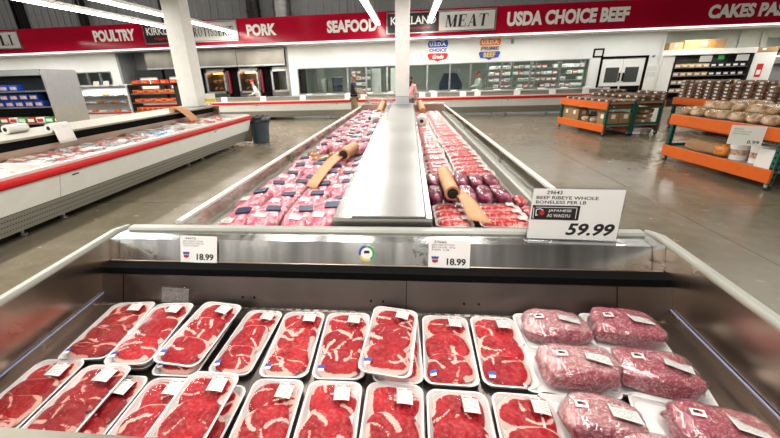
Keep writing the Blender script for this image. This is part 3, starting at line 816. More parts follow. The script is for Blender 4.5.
# ------------------------------------------------------------------ price cards and stickers on the near case
def small_card(lab, x, tiltd, code, lines):
    t = thing('price_card', lab, 'price tag', (x, 1.858, .737), rot=(rad(-18), rad(tiltd), 0))
    obj('card', MB().box(0, -.004, 0, .235, 0, .165), 'signwhite', t)
    fit_text('lettering', code, 'ink', t, (.03, -.004, .142), X_, Z_, .07, .014, stroke=.0006, off=.0003)
    for i, l in enumerate(lines): fit_text('lettering', l, 'greyink', t, (.018, -.004, .127 - i * .014), X_, Z_, .13 - .03 * (i == len(lines) - 1), .009, stroke=.0006, off=.0003)
    fit_text('lettering', '18.99', 'ink', t, (.105, -.004, .016), X_, Z_, .108, .040, .03, stroke=.0006, off=.0003)
    s = obj('grade_badge', MB().prism([(-.02, .014), (-.022, .02), (-.01, .018), (0, .02), (.01, .018), (.022, .02), (.02, .014), (.02, .004), (-.02, .004)], lambda p: Vector((.038 + p[0], -.004, .045 + p[1])), lambda p: Vector((.038 + p[0], -.0046, .045 + p[1]))), 'blueink', t)
    obj('badge_base', MB().prism([(-.018, .001), (.018, .001), (.016, -.013), (0, -.02), (-.016, -.013)], lambda p: Vector((.038 + p[0], -.004, .045 + p[1])), lambda p: Vector((.038 + p[0], -.0046, .045 + p[1]))), 'redink', s)
    return t
small_card('white 18.99 price card on the steel price rail, left of the round sticker', -1.395, 1.5, '44473', ['BEEF RIBEYE STEAK', 'BONELESS PER LB', 'USDA CHOICE'])
small_card('white 18.99 price card on the steel price rail, right of the round sticker', .124, 1.5, '37666', ['BEEF RIBEYE STEAK', 'BONE IN', 'PER LB'])
t = thing('round_sticker', 'round green, blue and yellow sticker with a black mark on the steel price rail', 'sticker', (-.235, 1.889, .802))
t.rotation_euler = (rad(-20.4), 0, 0)
def ringseg(a0, a1, r0, r1, y=-.001):
    mb = MB(); n = 14
    P = [rad(a0 + (a1 - a0) * i / n) for i in range(n + 1)]
    for p, q in zip(P, P[1:]):
        mb._f([mb.bm.verts.new((r * math.cos(a), y, r * math.sin(a))) for r, a in ((r0, p), (r1, p), (r1, q), (r0, q))])
    return mb
obj('sticker_face', MB().cyl((0, -.0005, 0), (0, .0005, 0), .047, 28), 'signwhite', t)
obj('green_arc', ringseg(-60, 88, .034, .047), 'greenink', t); obj('blue_arc', ringseg(92, 198, .034, .047), 'blueink', t); obj('yellow_arc', ringseg(202, 296, .034, .047), 'yellowink', t)
obj('black_mark', MB().box(-.017, -.0015, .0, .017, -.0006, .012).box(-.013, -.0015, .012, .013, -.0006, .016), 'ink', t)
# big acrylic price sign
t = thing('price_sign', 'big white 59.99 price sign standing in clear acrylic on the steel rail', 'price sign', (.69, 1.965, .868), rot=(rad(-8), rad(1.0), 0))
SL = .035
def sgn(p): return Vector((p[0] + SL * p[1], 0, p[1]))
q = [(0, .012), (.485, .012), (.485, .30), (0, .30)]
obj('card', MB().prism(q, lambda p: sgn(p) + Vector((0, .002, 0)), lambda p: sgn(p) + Vector((0, -.002, 0))), 'signwhite', t)
obj('acrylic_holder', MB().prism([(-.01, .0), (.495, .0), (.495, .31), (-.01, .31)], lambda p: sgn(p) + Vector((0, .004, 0)), lambda p: sgn(p) + Vector((0, .006, 0))).box(-.01, -.07, 0, .505, .05, .004), 'acrylic', t)
def sx(s, m, x, z, w, h, **k): fit_text('lettering', s, m, t, (x + SL * z, -.0022, z), X_, Z_, w, h, stroke=.0006, off=.0003, **k)
sx('29643', 'ink', .07, .270, .085, .021, bold=.01, shear=.1)
sx('BEEF RIBEYE WHOLE', 'ink', .02, .242, .33, .018, bold=.01)
sx('BONELESS PER LB', 'ink', .02, .216, .27, .018, bold=.01)
sx('59.99', 'ink', .205, .035, .262, .072, bold=.03, shear=.25)
def pan(name, x0, z0, x1, z1, y0, y1, m, par):
    return obj(name, MB().prism([(x0, z0), (x1, z0), (x1, z1), (x0, z1)], lambda p: sgn(p) + Vector((0, y0, 0)), lambda p: sgn(p) + Vector((0, y1, 0))), m, par)
bl = pan('black_label', .006, .124, .262, .207, -.002, -.0036, 'signblack', t)
fit_text('lettering', 'JAPANESE', 'signwhite', bl, (.1, -.0037, .167), X_, Z_, .125, .018, .006, stroke=.0005, off=.0003)
fit_text('lettering', 'AS WAGYU', 'signwhite', bl, (.095, -.0037, .14), X_, Z_, .125, .018, .006, stroke=.0005, off=.0003)
mb = MB()
for a, b in (((.028, .165), (.028, .2)), ((.028, .2), (.05, .205)), ((.05, .205), (.066, .196)), ((.028, .165), (.038, .17)), ((.014, .15), (.014, .21)), ((.014, .15), (.018, .15))):
    mb.bar((a[0] + SL * .17, -.0042, a[1]), (b[0] + SL * .17, -.0042, b[1]), .004, .001, up=(0, 1, 0))
mb.bar((.25, -.0042, .152), (.252, -.0042, .214), .003, .001, up=(0, 1, 0)).bar((.03, -.0042, .214), (.252, -.0042, .214), .003, .001, up=(0, 1, 0))
for v in mb.bm.verts: v.co.z -= .018
obj('emblem', mb, 'signwhite', bl)
obj('emblem', MB().cyl((.066, -.0036, .164), (.066, -.0046, .164), .014, 16), 'redink', bl)
# clear sleeve with grey slips on the rear wall
for nm, x, z, w_, h_, lab in (('paper_slip', -1.53, .455, .17, .09, 'grey printed slip in a clear sleeve on the case rear wall, larger one'), ('paper_slip', -1.35, .44, .085, .075, 'grey printed slip in a clear sleeve on the case rear wall, smaller one')):
    t = thing(nm, lab, 'slip', (x + .06, 1.705, z + .09), rot=(rad(-20), rad(3), 0))
    obj('slip', MB().box(0, -.001, 0, w_, 0, h_), plain('grey_slip', (.30, .31, .33), .5, var=.3, scale=60), t)
    obj('sleeve', MB().box(-.012, -.004, -.02, w_ + .015, -.003, h_ + .02), 'lid', t)

# ------------------------------------------------------------------ far double case (island)
isl = thing('island_case', 'long double open meat case running back from the near case', 'refrigerated case')
Y0, Y1 = 2.16, 11.6
LO = lambda y: -1.565 + (y - 2.2) * .0115       # outer rail, left
RO = lambda y: 1.18 - (y - 2.9) * .009       # outer rail, right
obj('base', MB().box(-1.5, Y0, .1, 1.08, Y1, .55), 'white', isl)
obj('deck', MB().box(-1.5, Y0, .55, -.6, Y1, .6), 'liningtan', isl)
obj('deck', MB().box(.15, Y0, .55, 1.08, Y1, .6), 'liningtan', isl)
for side, F, s in (('left', LO, 1), ('right', RO, -1)):
    P = lambda d, y, z: Vector((F(y) + s * d, y, z))
    for a, b in ((Y0, 4.66), (4.68, 7.6), (7.62, Y1)):
        mb = MB().prism([(-.025, .865), (-.025, .885), (-.012, .893), (.014, .893), (.024, .885), (.024, .865)], lambda p: P(p[0], a, p[1]), lambda p: P(p[0], b, p[1]))
        obj('rail', mb, 'rail', isl)
        mb = MB().prism([(-.006, .70), (.0, .70), (.0, .87), (-.006, .87)], lambda p: P(p[0], a, p[1]), lambda p: P(p[0], b, p[1]))
        obj('glass_side', mb, 'sheetglass', isl)
        obj('glass_post', MB().prism([(-.012, .7), (.008, .7), (.008, .87), (-.012, .87)], lambda p: P(p[0], b - .03, p[1]), lambda p: P(p[0], b, p[1])), 'galv', isl)
    mb = MB().prism([(-.03, .5), (-.03, .69), (-.02, .705), (.06, .705), (.075, .69), (.085, .58), (.075, .5)], lambda p: P(p[0], Y0, p[1]), lambda p: P(p[0], Y1, p[1]))
    obj('inner_ledge', mb, 'bumper', isl)
dz = .92
DL = lambda y: -.485 - (y - 2.1) * .0145
DR = lambda y: .16 + (y - 2.1) * .003
mb = MB().loft([[Vector((DL(y), y, .58)), Vector((DR(y), y, .58)), Vector((DR(y), y, dz)), Vector((DL(y), y, dz))] for y in (Y0, Y1)])
obj('divider', mb, 'divider', isl)
mb = MB().loft([[Vector((DL(y) + .12, y, dz - .005)), Vector((DR(y) - .03, y, dz - .005)), Vector((DR(y) - .045, y, dz + .012)), Vector((DL(y) + .135, y, dz + .012))] for y in (Y0, 5.2, 8.4, Y1)])
obj('divider_cover', mb, 'cover', isl)
obj('end_wall', MB().box(LO(Y1) - .03, Y1 - .02, .3, RO(Y1) + .03, Y1 + .05, .9).box(-1.4, Y1 - .03, .6, -.65, Y1 - .02, .94), 'liningtan', isl)
obj('end_rail', MB().box(LO(Y1) - .03, Y1 - .02, .9, RO(Y1) + .03, Y1 + .06, .94, .01), 'rail', isl)

# white post at the end of the divider and its low clear guard
t = thing('support_post', 'square white post rising from the end of the island divider', 'post', (-.165, 11.35, 0))
obj('shaft', MB().box(-.2, -.2, .9, .2, .2, 7.95, .01), 'white', t); obj('foot_plate', MB().box(-.25, -.25, .925, .25, .25, .955, .004), 'galv', t)
t = thing('guard_rack', 'low clear acrylic guard around the foot of the central post', 'guard', (-.165, 11.05, .935))
for a, b in (((-.42, -.35), (.4, -.35)), ((-.42, -.35), (-.42, .1)), ((.4, -.35), (.4, .1))):
    obj('acrylic_panel', MB().bar((a[0], a[1], .13), (b[0], b[1], .13), .008, .24), 'acrylic', t)
    obj('guard_rail', MB().bar((a[0], a[1], .26), (b[0], b[1], .26), .018, .018), 'galv', t)

# goods, right half of the island
def small_tray(meat, L=.18, Wd=.36, hump=.04):
    t = thing('meat_tray', '', 'meat tray')
    obj('tray', tray_mb(L, Wd), 'foam', t, smooth=True)
    off = random.uniform(0, 40)
    def fz(a, b):
        u, v = a * 2 - 1, b * 2 - 1
        return Vector((u * (Wd / 2 - .018), v * (L / 2 - .016), .014 + hump * (1 - abs(u) ** 6) * (1 - abs(v) ** 4) + .008 * noise.noise(Vector((u * 4 + off, v * 3, 0))) * (1 - u * u)))
    obj('meat', MB().grid(fz, 24, 14), meat, t, smooth='all')
    obj('plastic_wrap', MB().grid(lambda a, b: Vector(((a - .5) * (Wd - .01), (b - .5) * (L - .01), .0305 + (hump - .006) * (1 - abs(a * 2 - 1) ** 6) * (1 - abs(b * 2 - 1) ** 4))), 12, 8), 'film', t, smooth='all')
    obj('price_label', MB().obox((Wd * .28, .01, hump + .028), (.055, .07, .001)), 'label', t)
    return t
rows = {'left': (.365, .29), 'right': (.755, .40)}
for c, (x, w_) in rows.items():
    K = Kind(small_tray('mince', .175, w_))
    for i, y in enumerate((2.62, 2.80, 2.975)):
        K.put((x, y, .66 + .008 * (2 - i)), rad(random.uniform(-2, 2)), 'bright red beef tray, right island bay, %s column, %s row from the front' % (c, nth(i + 1)))
def vac(m, sx, sy, sz, seed, label=True, amp=.10, dark=True):
    t = thing('vacuum_pack', '', 'meat pack')
    obj('meat', blob(sx, sy, sz, seed, .62, amp, 2.4, nu=28, nv=16), m, t, smooth='all')
    mb = blob(sx * 1.03, sy * 1.03, sz * 1.04, seed, .62, amp, 2.4, nu=28, nv=16)
    obj('plastic_wrap', mb, 'film', t, smooth='all')
    if label:
        obj('brand_label', MB().obox((.03, sy * .16, sz * 1.04), (sx * .46, sy * .2, .012), Matrix.Rotation(rad(-2), 3, 'X') @ Matrix.Rotation(rad(14), 3, 'Z')), plain('navy_label', (.03, .035, .09), .4, var=.6, scale=60), t)
        obj('price_label', MB().obox((-.02, -sy * .18, sz * 1.03), (sx * .36, sy * .14, .008), Matrix.Rotation(rad(8), 3, 'X')), 'label', t)
    return t
KP = [Kind(vac('purple', .135, .40, .12, 21 + i, False)) for i in range(2)]
k = 0
def purple_label(K, x, y, rz, lab):
    r = K.put((x, y, .63), rz, lab)
    return r
for K in KP:
    K.r.name = 'vacuum_pack'
    obj('price_label', MB().obox((0, .15, .108), (.07, .035, .01), Matrix.Rotation(rad(-18), 3, 'X')), 'label', K.r)
for j, (y, side) in enumerate(((3.34, 'front'), (3.80, 'back'))):
    for i in range(5):
        purple_label(KP[(i + j) % 2], .265 + i * .152, y + random.uniform(-.015, .015), rad(random.uniform(-4, 4)),
                     'dark purple vacuum-packed beef roast, right island bay, %s row, %s from the left' % (side, nth(i + 1)))
for c, (x, w_) in (('left', (.375, .32)), ('right', (.77, .42))):
    Ks = [Kind(small_tray('pinkmeat', .185, w_, .045)), Kind(small_tray('mince', .185, w_, .045))]
    for i in range(36):
        y = 4.13 + i * .2
        Ks[random.random() < .6].put((x - i * .002 + random.uniform(-.012, .012), y, .665 + random.uniform(0, .02)), rad(random.uniform(-4, 4)),
              'pink meat tray, right island bay, %s column, %s row behind the purple packs' % (c, nth(i + 1)), rot=(rad(random.uniform(2, 7)), 0, rad(random.uniform(-4, 4))))
for i, y in enumerate((2.7, 2.95, 3.25)):
    t = Kind(vac('pinkmeat', .10, .2, .08, 31 + i, False)).put((1.03, y, .62), .1, 'small pale meat pack along the right glass side, %s from the front' % nth(i + 1))
# goods, left half of the island
KV = [Kind(vac('vac', .25, .46, .15, 41 + i)) for i in range(4)]
for j in range(24):
    y = 2.62 + j * .375
    if 4.55 < y < 5.25: continue
    for i in range(4):
        x0, x1 = LO(y) + .2, DL(y) - .13
        x = x0 + (x1 - x0) * i / 3 + random.uniform(-.02, .02)
        z = .605 + .03 * ((i + j) % 2) + random.uniform(0, .03)
        KV[random.randrange(4)].put((x, y + random.uniform(-.06, .06), z), 0, 'pink vacuum-packed beef cut, left island bay, %s row, %s pack from the glass' % (nth(j + 1), nth(i + 1)),
              rot=(rad(random.uniform(2, 12)), rad(random.uniform(-10, 10)), rad(random.uniform(-24, 6))), scale=(1, 1, 1) if j < 8 else (.9, .85, .95 + random.uniform(0, .15)))
KG = Kind(vac('gold', .17, .25, .12, 55, False, .16))
for i in range(9):
    KG.put((-1.33 + (i % 5) * .16, 4.72 + (i // 5) * .28, .63 + .04 * (i % 2)), rad(random.uniform(-40, 40)), 'amber vacuum-packed meat in the left island bay, %s from the left, %s row' % (nth(i % 5 + 1), 'front' if i < 5 else 'back'))
# paper rolls lying on the goods
def bag_roll(lab, p0, p1, r, sheet, core='dark'):
    t = thing('paper_roll', lab, 'roll', p0)
    p0, p1 = Vector(p0), Vector(p1); d = (p1 - p0)
    obj('roll', MB().cyl((0, 0, 0), d, r, 24), 'tan', t, smooth=True)
    n = d.normalized()
    obj('core', MB().cyl(-n * .012, n * .02, r * .72, 20).cyl(-n * .02, -n * .005, r * .4, 14), core, t, smooth=True)
    if sheet:
        S0 = [Vector(q) - p0 for q in sheet]
        mb = MB(); a0, a1, b1, b0 = S0
        mb.grid(lambda u, v: a0.lerp(a1, v).lerp(b0.lerp(b1, v), u) + Vector((0, 0, .03 * math.sin(PI * v))), 4, 10)
        o = obj('loose_sheet', mb, 'tan', t, smooth='all')
        sm = o.modifiers.new('thickness', 'SOLIDIFY'); sm.thickness = .004
    return t
bag_roll('tan paper roll with a trailing sheet on the meat, left island bay', (-.80, 4.45, .86), (-.74, 4.95, .86), .075, [(-.93, 4.5, .86), (-.98, 3.3, .80), (-.86, 3.2, .80), (-.80, 4.42, .84)])
bag_roll('tan paper roll with a trailing sheet on the meat, right island bay', (.375, 2.90, .85), (.355, 3.55, .86), .062, [(.40, 2.95, .83), (.45, 2.5, .78), (.60, 2.42, .78), (.47, 3.05, .84)])
bag_roll('far tan paper roll leaning at the end of the left island bay', (-.72, 11.0, 1.0), (-.8, 10.5, .8), .09, None)
bag_roll('far tan paper roll leaning at the end of the right island bay', (.34, 11.1, .98), (.42, 10.6, .8), .09, None)
def white_roll(lab, p0, p1, r=.075):
    t = thing('paper_roll', lab, 'roll', p0); d = Vector(p1) - Vector(p0); n = d.normalized()
    obj('roll', MB().cyl((0, 0, 0), d, r, 22), 'paper', t, smooth=True); obj('core', MB().cyl(-n * .006, n * .02, r * .4, 14), 'dark', t, smooth=True)
white_roll('white paper roll lying on the packs, far part of left island bay', (-.86, 8.4, .86), (-.72, 8.6, .86), .09)
white_roll('white paper roll lying on the trays, far part of right island bay', (.30, 8.1, .82), (.33, 8.5, .84), .10)

# ------------------------------------------------------------------ red-trimmed case units (left run and back run)
def case_unit(name, lab, loc, rz, L, group=None, depth=1.1, rim=True):
    t = thing(name, lab, 'refrigerated case', loc, rz, group)
    ext = lambda pts, a=0, b=L: MB().prism(pts, lambda p: Vector((a, p[0], p[1])), lambda p: Vector((b, p[0], p[1])))
    obj('front_panel', ext([(.05, .71), (.15, .41), (.42, .41), (.42, .71)], .006, L - .006), 'white', t)
    obj('bumper', ext([(0, .74), (0, .79), (.015, .81), (.05, .81), (.07, .79), (.07, .72), (.02, .72)]), 'red', t, smooth=True)
    obj('rim', ext([(.06, .81), (.06, .845), (.13, .845), (.16, .60), (.13, .60), (.11, .81)]), 'rail', t)
    obj('kickplate', ext([(.165, .41), (.29, .14), (.36, .14), (.36, .41)]), 'kick', t)
    obj('tank', ext([(.37, .16), (.37, .55), (depth, .55), (depth, .16)]), 'grey', t)
    obj('deck', ext([(.15, .60), (.15, .56), (depth, .56), (depth, .60)]), 'liningtan', t)
    for x in (.3, L - .3):
        obj('foot', MB().cyl((x, .55, .0), (x, .55, .2), .025, 10).cyl((x, .55, 0), (x, .55, .02), .05, 12), 'galv', t, smooth=True)
    obj('handle_mark', MB().box(.18, .055, .655, .28, .09, .668), 'dark', t)
    return t, ext
runs = [(.3, 4.1), (4.1, 7.9), (7.9, 10.15)]
for i, (a, b) in enumerate(runs):
    t, ext = case_unit('freezer_case', 'white open freezer case with red bumper, left of the aisle, %s section from the camera' % nth(i + 1), (-4.38, a, 0), rad(90), b - a)
    L = b - a
    obj('back_lining', ext([(1.1, .55), (1.1, .94), (1.13, .94), (1.13, .55)]), 'liningtan', t)
    obj('dark_slot', ext([(1.10, .94), (1.10, 1.07), (1.2, 1.07), (1.2, .94)]), 'black', t)
    obj('top_shelf', ext([(1.08, 1.06), (1.08, 1.09), (2.2, 1.09), (2.2, 1.06)]), 'cream', t)
    obj('back_half', ext([(1.2, .1), (1.2, 1.06), (2.2, 1.06), (2.2, .1)]), 'grey', t)
    obj('section_frame', MB().box(L - .07, .12, .6, L + .02, 1.1, .86), 'rail', t)
    if b > 10: obj('end_wall', MB().box(L - .02, .1, .1, L + .05, 2.2, .86).box(L - .02, .95, .86, L + .05, 2.2, 1.1), 'liningtan', t)
    obj('front_frame', MB().box(0, .14, .80, L, .19, .83), 'rail', t)
obj_ = None
def pack(m, sx, sy, sz, seed):
    t = thing('meat_pack', '', 'meat pack')
    obj('package', blob(sx, sy, sz, seed, .5, .12, 2.6, nu=18, nv=10), m, t, smooth='all')
    obj('price_label', MB().obox((.01, 0, sz * .99), (sx * .4, sy * .4, .008)), 'label', t)
    return t
PK = {m: Kind(pack(m, .26, .19, .10, 60 + i)) for i, m in enumerate(('mixa', 'mixb', 'mixc', 'cyan', 'yellow', 'mince', 'foam'))}
words_ = {'mixa': ('pale plastic-wrapped meat pack heaped in the long left freezer case', 'pale packs in the left case'), 'mixb': ('bluish silver-wrapped pack heaped in the long left freezer case', 'silver packs in the left case'),
          'mixc': ('dull red wrapped meat pack heaped in the long left freezer case', 'red packs in the left case'), 'cyan': ('bright blue pack lying in the middle of the left freezer case', 'blue packs in the left case'),
          'yellow': ('yellow pack at the camera end of the left freezer case', 'yellow packs in the left case'), 'mince': ('bright red meat tray pack at the far end of the left freezer case', 'bright red packs in the left case'),
          'foam': ('white foam pack lying in the long left freezer case', 'white packs in the left case')}
for j in range(44):
    y = 2.6 + j * .168
    for i in range(4):
        x = -4.72 - i * .21 + random.uniform(-.03, .03)
        if y < 4.1: m = 'yellow' if i == 3 and y < 3.9 else random.choice(('mixa', 'mixc', 'mixa', 'foam'))
        elif y < 6.9: m = random.choice(('mixb', 'mixc', 'mixc', 'mixa'))
        elif y < 7.4: m = 'cyan' if i in (1, 2) else 'mixb'
        elif y < 8.2: m = random.choice(('mixb', 'foam', 'mixa'))
        else: m = random.choice(('mince', 'mince', 'mixa', 'foam'))
        l, g = words_[m]
        PK[m].put((x, y, .62 + .035 * i + random.uniform(0, .03)), 0, l, g, rot=(rad(random.uniform(-12, 12)), rad(random.uniform(-4, 16)), rad(random.uniform(-40, 40))))
# things on the left case's shelf
def sheet_roll(lab, loc, fall):
    t = thing('paper_sheet_roll', lab, 'roll', loc)
    obj('roll', MB().cyl((0, -.16, .07), (0, .16, .07), .068, 22), 'paper', t, smooth=True)
    obj('core', MB().cyl((0, -.165, .07), (0, -.155, .07), .03, 14), 'dark', t, smooth=True)
    if fall:
        pts = [(0, .137), (.05, .118), (.068, .07), (.085, .0), (.10, -.10), (.115, -.16)]
        o = obj('loose_sheet', MB().grid(lambda u, v: Vector((pts[round(v * 5)][0] + .004 * math.sin(u * 7), -.155 + .31 * u, pts[round(v * 5)][1])), 8, 5), 'paper', t, smooth='all')
        o.modifiers.new('thickness', 'SOLIDIFY').thickness = .003
sheet_roll('white paper roll draped over the dark slot of the left freezer case', (-5.49, 5.32, 1.09), True)
sheet_roll('white paper roll lying on the cream shelf at the far left', (-6.15, 5.25, 1.09), False)
t = thing('paper_roll', 'tan paper roll with hanging sheet on the far shelf of the left freezer case', 'roll', (-5.55, 8.55, 1.09))
obj('roll', MB().cyl((0, -.2, .06), (0, .2, .06), .06, 20), 'tan', t, smooth=True)
o = obj('loose_sheet', MB().grid(lambda u, v: Vector((.03 + .28 * v, -.19 + .36 * u + .22 * v, .118 - .36 * v + .05 * math.sin(PI * v))), 4, 8), 'tan', t, smooth='all'); o.modifiers.new('thickness', 'SOLIDIFY').thickness = .004
t = thing('support_column', 'thick white square column rising from the left freezer case', 'column', (-6.06, 10.25, 0))
obj('shaft', MB().box(-.24, -.24, .9, .24, .24, 7.95, .012), 'white', t)
obj('foot_plate', MB().box(-.34, -.34, 1.09, .34, .34, 1.12, .005), 'galv', t)
t = thing('price_card', 'white and yellow price card standing beside the leaning white column', 'price tag', (-5.55, 10.2, 1.09))
obj('card', MB().box(-.17, -.006, .1, .17, 0, .34), 'paper', t); obj('yellow_strip', MB().box(-.165, -.009, .1, .165, -.006, .2), 'yellowink', t); obj('stand', MB().box(-.02, -.004, 0, .02, .004, .1), 'galv', t)

# grey waste bin at the end of the left case
t = thing('waste_bin', 'blue-grey round waste bin with a black liner at the case end', 'bin', (-4.36, 10.55, 0))
prof = [(.20, 0), (.235, .02), (.29, .66), (.31, .68), (.31, .73), (.27, .73), (.26, .68), (.21, .05)]
obj('barrel', MB().loft([[Vector((r * math.cos(2 * PI * i / 28), r * math.sin(2 * PI * i / 28), z)) for i in range(28)] for r, z in prof]), 'can', t, smooth=True)
obj('liner', MB().loft([[Vector(((r + .012 * math.sin(i * 2.3)) * math.cos(2 * PI * i / 36), (r + .012 * math.sin(i * 2.3)) * math.sin(2 * PI * i / 36), z + .015 * math.sin(i * 1.7))) for i in range(36)] for r, z in ((.32, .6), (.325, .745), (.28, .75), (.22, .4))], cap0=False), 'bag', t, smooth='all')
for s in (-1, 1): obj('handle', MB().box(s * .30 - .03, -.06, .56, s * .30 + .03, .06, .62, .01), 'can', t)

# back run
BF = 16.1
xs = [-14.5, -10.6, -6.9, -3.3, .3, 3.9, 6.2, 8.3]
for i, (a, b) in enumerate(zip(xs, xs[1:])):
    t, ext = case_unit('service_case', 'white open service case with red bumper along the back wall, %s from the left' % nth(i + 1), (a, BF, 0), 0, b - a, depth=1.5)
    obj('rear_shelf', ext([(1.12, .60), (1.12, .94), (1.25, .98), (1.5, .98), (1.5, .60)]), 'cream', t)
    obj('shelf_edge', ext([(1.09, .94), (1.09, .97), (1.25, .99), (1.25, .96)]), 'galv', t)
tk = Kind(pack('pinkmeat', .3, .22, .07, 80)); tk2 = Kind(pack('foam', .3, .22, .06, 81)); tk3 = Kind(pack('mixa', .3, .22, .07, 82))
for i in range(52):
    x = -8.5 + i * .345
    k_, l, g = random.choice(((tk, 'small pink meat pack in the back service case', 'pink packs in the back case'), (tk2, 'small white pack in the back service case', 'white packs in the back case'), (tk3, 'small pale pack in the back service case', 'pale packs in the back case')))
    k_.put((x, BF + .45 + random.uniform(-.1, .5), .62), random.uniform(-.3, .3), l, g)
def tent_card():
    t = thing('price_card', '', 'price tag')
    obj('card', MB().prism([(0, 0), (.01, 0), (.07, .2), (.06, .2)], lambda p: Vector((-.13, p[0], p[1])), lambda p: Vector((.13, p[0], p[1]))), 'paper', t)
    obj('stand', MB().box(-.12, .06, 0, .12, .12, .01), 'galv', t)
    return t
K = Kind(tent_card())
for i, x in enumerate((-8.2, -6.4, -4.6, -2.6, -1.9, .6, 1.1, 2.3, 2.9, 4.5, 5.9, 7.2, 8.0)):
    K.put((x, BF + .18, .845), 0, 'white price card along the back service case, %s from the left' % nth(i + 1))
for i in range(14):
    x = -4.6 + i * .95
    tk2.put((x, BF + 1.38, .98), random.uniform(-.3, .3), 'white pack lying on the ledge under the preparation room windows', 'white packs on the ledge')

# ------------------------------------------------------------------ left background: multideck, deli case, hot food rack, ovens
t = thing('multideck_cooler', 'upright dark open cooler with grey end panel at the far left', 'cooler', (-9.2, 9.0, 0))
obj('end_panel', MB().prism([(0, 1.3), (0, 2.1), (.06, 2.16), (1.0, 2.14), (1.0, 1.3)], lambda p: Vector((-.06, p[0], p[1])), lambda p: Vector((0, p[0], p[1]))), 'endpanel', t)
obj('lower_end_panel', MB().box(-.06, 0, 0, 0, 1.0, 1.3), 'endpanel2', t)
obj('cabinet', MB().box(-5, .95, 0, -.06, 1.0, 2.1).box(-5, 0, 0, -.06, 1.0, .4).box(-5, .0, 2.05, -.06, 1.0, 2.15), 'dark', t)
for z in (.8, 1.22, 1.62): obj('shelf', MB().box(-5, .1, z, -.07, .95, z + .03), 'galv', t)
obj('header', MB().box(-5, -.04, 2.02, -.06, .02, 2.16), 'endpanel', t)
area('cooler_lamp', (-11, 9.1, 2.0), 3, .05, 14, (.75, .88, 1))
def carton(m, lid):
    t = thing('food_pack', '', 'package')
    obj('carton', MB().box(-.12, -.1, 0, .12, .1, .15, .01), m, t); obj('picture', MB().box(-.09, -.104, .03, .09, -.1, .11), lid, t)
    return t
kb = Kind(carton('blue', 'mixa'))
n = 0
for z in (1.25, 1.42, 1.65):
    for i in range(6):
        if z == 1.65 and i == 0: continue
        kb.put((-9.75 - i * .29 - .1 * (z > 1.3) - (.2 if z > 1.5 else 0), 9.25, z), 0, 'blue food pack on the shelves of the far left cooler', 'blue packs in the far left cooler')
kr = [Kind(carton('redfood', 'paper')), Kind(carton('greenink', 'paper')), Kind(carton('paper', 'redfood'))]
for i in range(8):
    kr[i % 3].put((-9.35 - i * .27, 9.25, .83), 0, ('red food pack', 'green food pack', 'white food pack')[i % 3] + ' on the low shelf of the far left cooler', ('red', 'green', 'white')[i % 3] + ' packs on the low cooler shelf')
t = thing('deli_case', 'refrigerated white display case with lit shelves behind the left freezer case', 'display case', (-14.2, 14.9, 0))
obj('body', MB().box(0, .55, 0, 2.5, .7, 1.72).box(0, 0, 0, 2.5, .7, .6).box(-.03, 0, 0, 0, .7, 1.7).box(2.5, 0, 0, 2.53, .7, 1.7), 'white', t)
for z in (.95, 1.25): obj('shelf', MB().box(0, .15, z, 2.5, .56, z + .02), 'galv', t)
obj('canopy', MB().box(-.03, .05, 1.6, 2.53, .7, 1.66), 'galv', t)
obj('red_strip', MB().box(0, -.02, .56, 2.5, .02, .61), 'red', t)
area('deli_lamp', (-12.95, 15.1, 1.58), 2.2, .06, 30, (.9, .95, 1))
kd = [Kind(pack('mixb', .3, .2, .08, 90)), Kind(pack('orangefood', .3, .2, .09, 91)), Kind(pack('foam', .3, .2, .08, 92))]
for z in (.61, .97, 1.27):
    for i in range(7):
        q = random.randrange(3)
        kd[q].put((-14.0 + i * .35, 15.28, z), random.uniform(-.2, .2), ('silver food pack', 'orange food pack', 'white food pack')[q] + ' on a shelf of the lit deli display case', ('silver', 'orange', 'white')[q] + ' packs in the deli case')
K = Kind(tent_card())
for i in range(3): K.put((-13.1 + i * .45, 15.05, 1.665), 0, 'white price card on top of the deli display case, %s from the left' % nth(i + 1))
t = thing('hot_food_rack', 'dark warming rack of red and orange food packs beside the deli display', 'rack', (-11.55, 14.9, 0))
for x in (0, 2.0): obj('upright', MB().box(x - .03, 0, 0, x + .03, .6, 1.7), 'dark', t)
for z in (.6, .95, 1.3): obj('shelf', MB().box(0, 0, z, 2.0, .6, z + .03), 'galv', t)
obj('header', MB().box(-.03, 0, 1.62, 2.03, .6, 1.7), 'dark', t)
obj('base', MB().box(0, .02, 0, 2, .58, .6), 'grey', t)
kh = [Kind(carton('redfood', 'orangefood')), Kind(carton('orangefood', 'redfood'))]
for z in (.63, .98, 1.33):
    for i in range(8):
        q = (i + int(z * 3)) % 2 if z > .9 else 1
        kh[q].put((-11.36 + i * .24, 15.08, z), 0, ('red food pack', 'orange food pack')[q] + ' on the dark warming rack', ('red', 'orange') [q] + ' packs on the warming rack')
for i in range(5): kh[0].put((-11.3 + i * .42, 15.1, 1.7), 0, 'red food pack standing on top of the dark warming rack', 'red packs on the warming rack top')
for i, (a, b) in enumerate(((-10.9, -8.3), (-8.28, -5.9), (-13.0, -10.95))):
    t = thing('exhaust_hood', 'brushed steel exhaust hood over the ovens, %s' % ('left of centre', 'right one', 'leftmost')[i], 'hood', (a, 18.4, 2.34))
    L = b - a
    obj('canopy', MB().prism([(0, .05), (0, .8), (1.2, .8), (1.2, .05)], lambda p: Vector((0, p[0], p[1])), lambda p: Vector((L, p[0], p[1]))), 'hood', t)
    obj('lower_lip', MB().box(0, -.02, 0, L, .04, .07), 'galv', t)
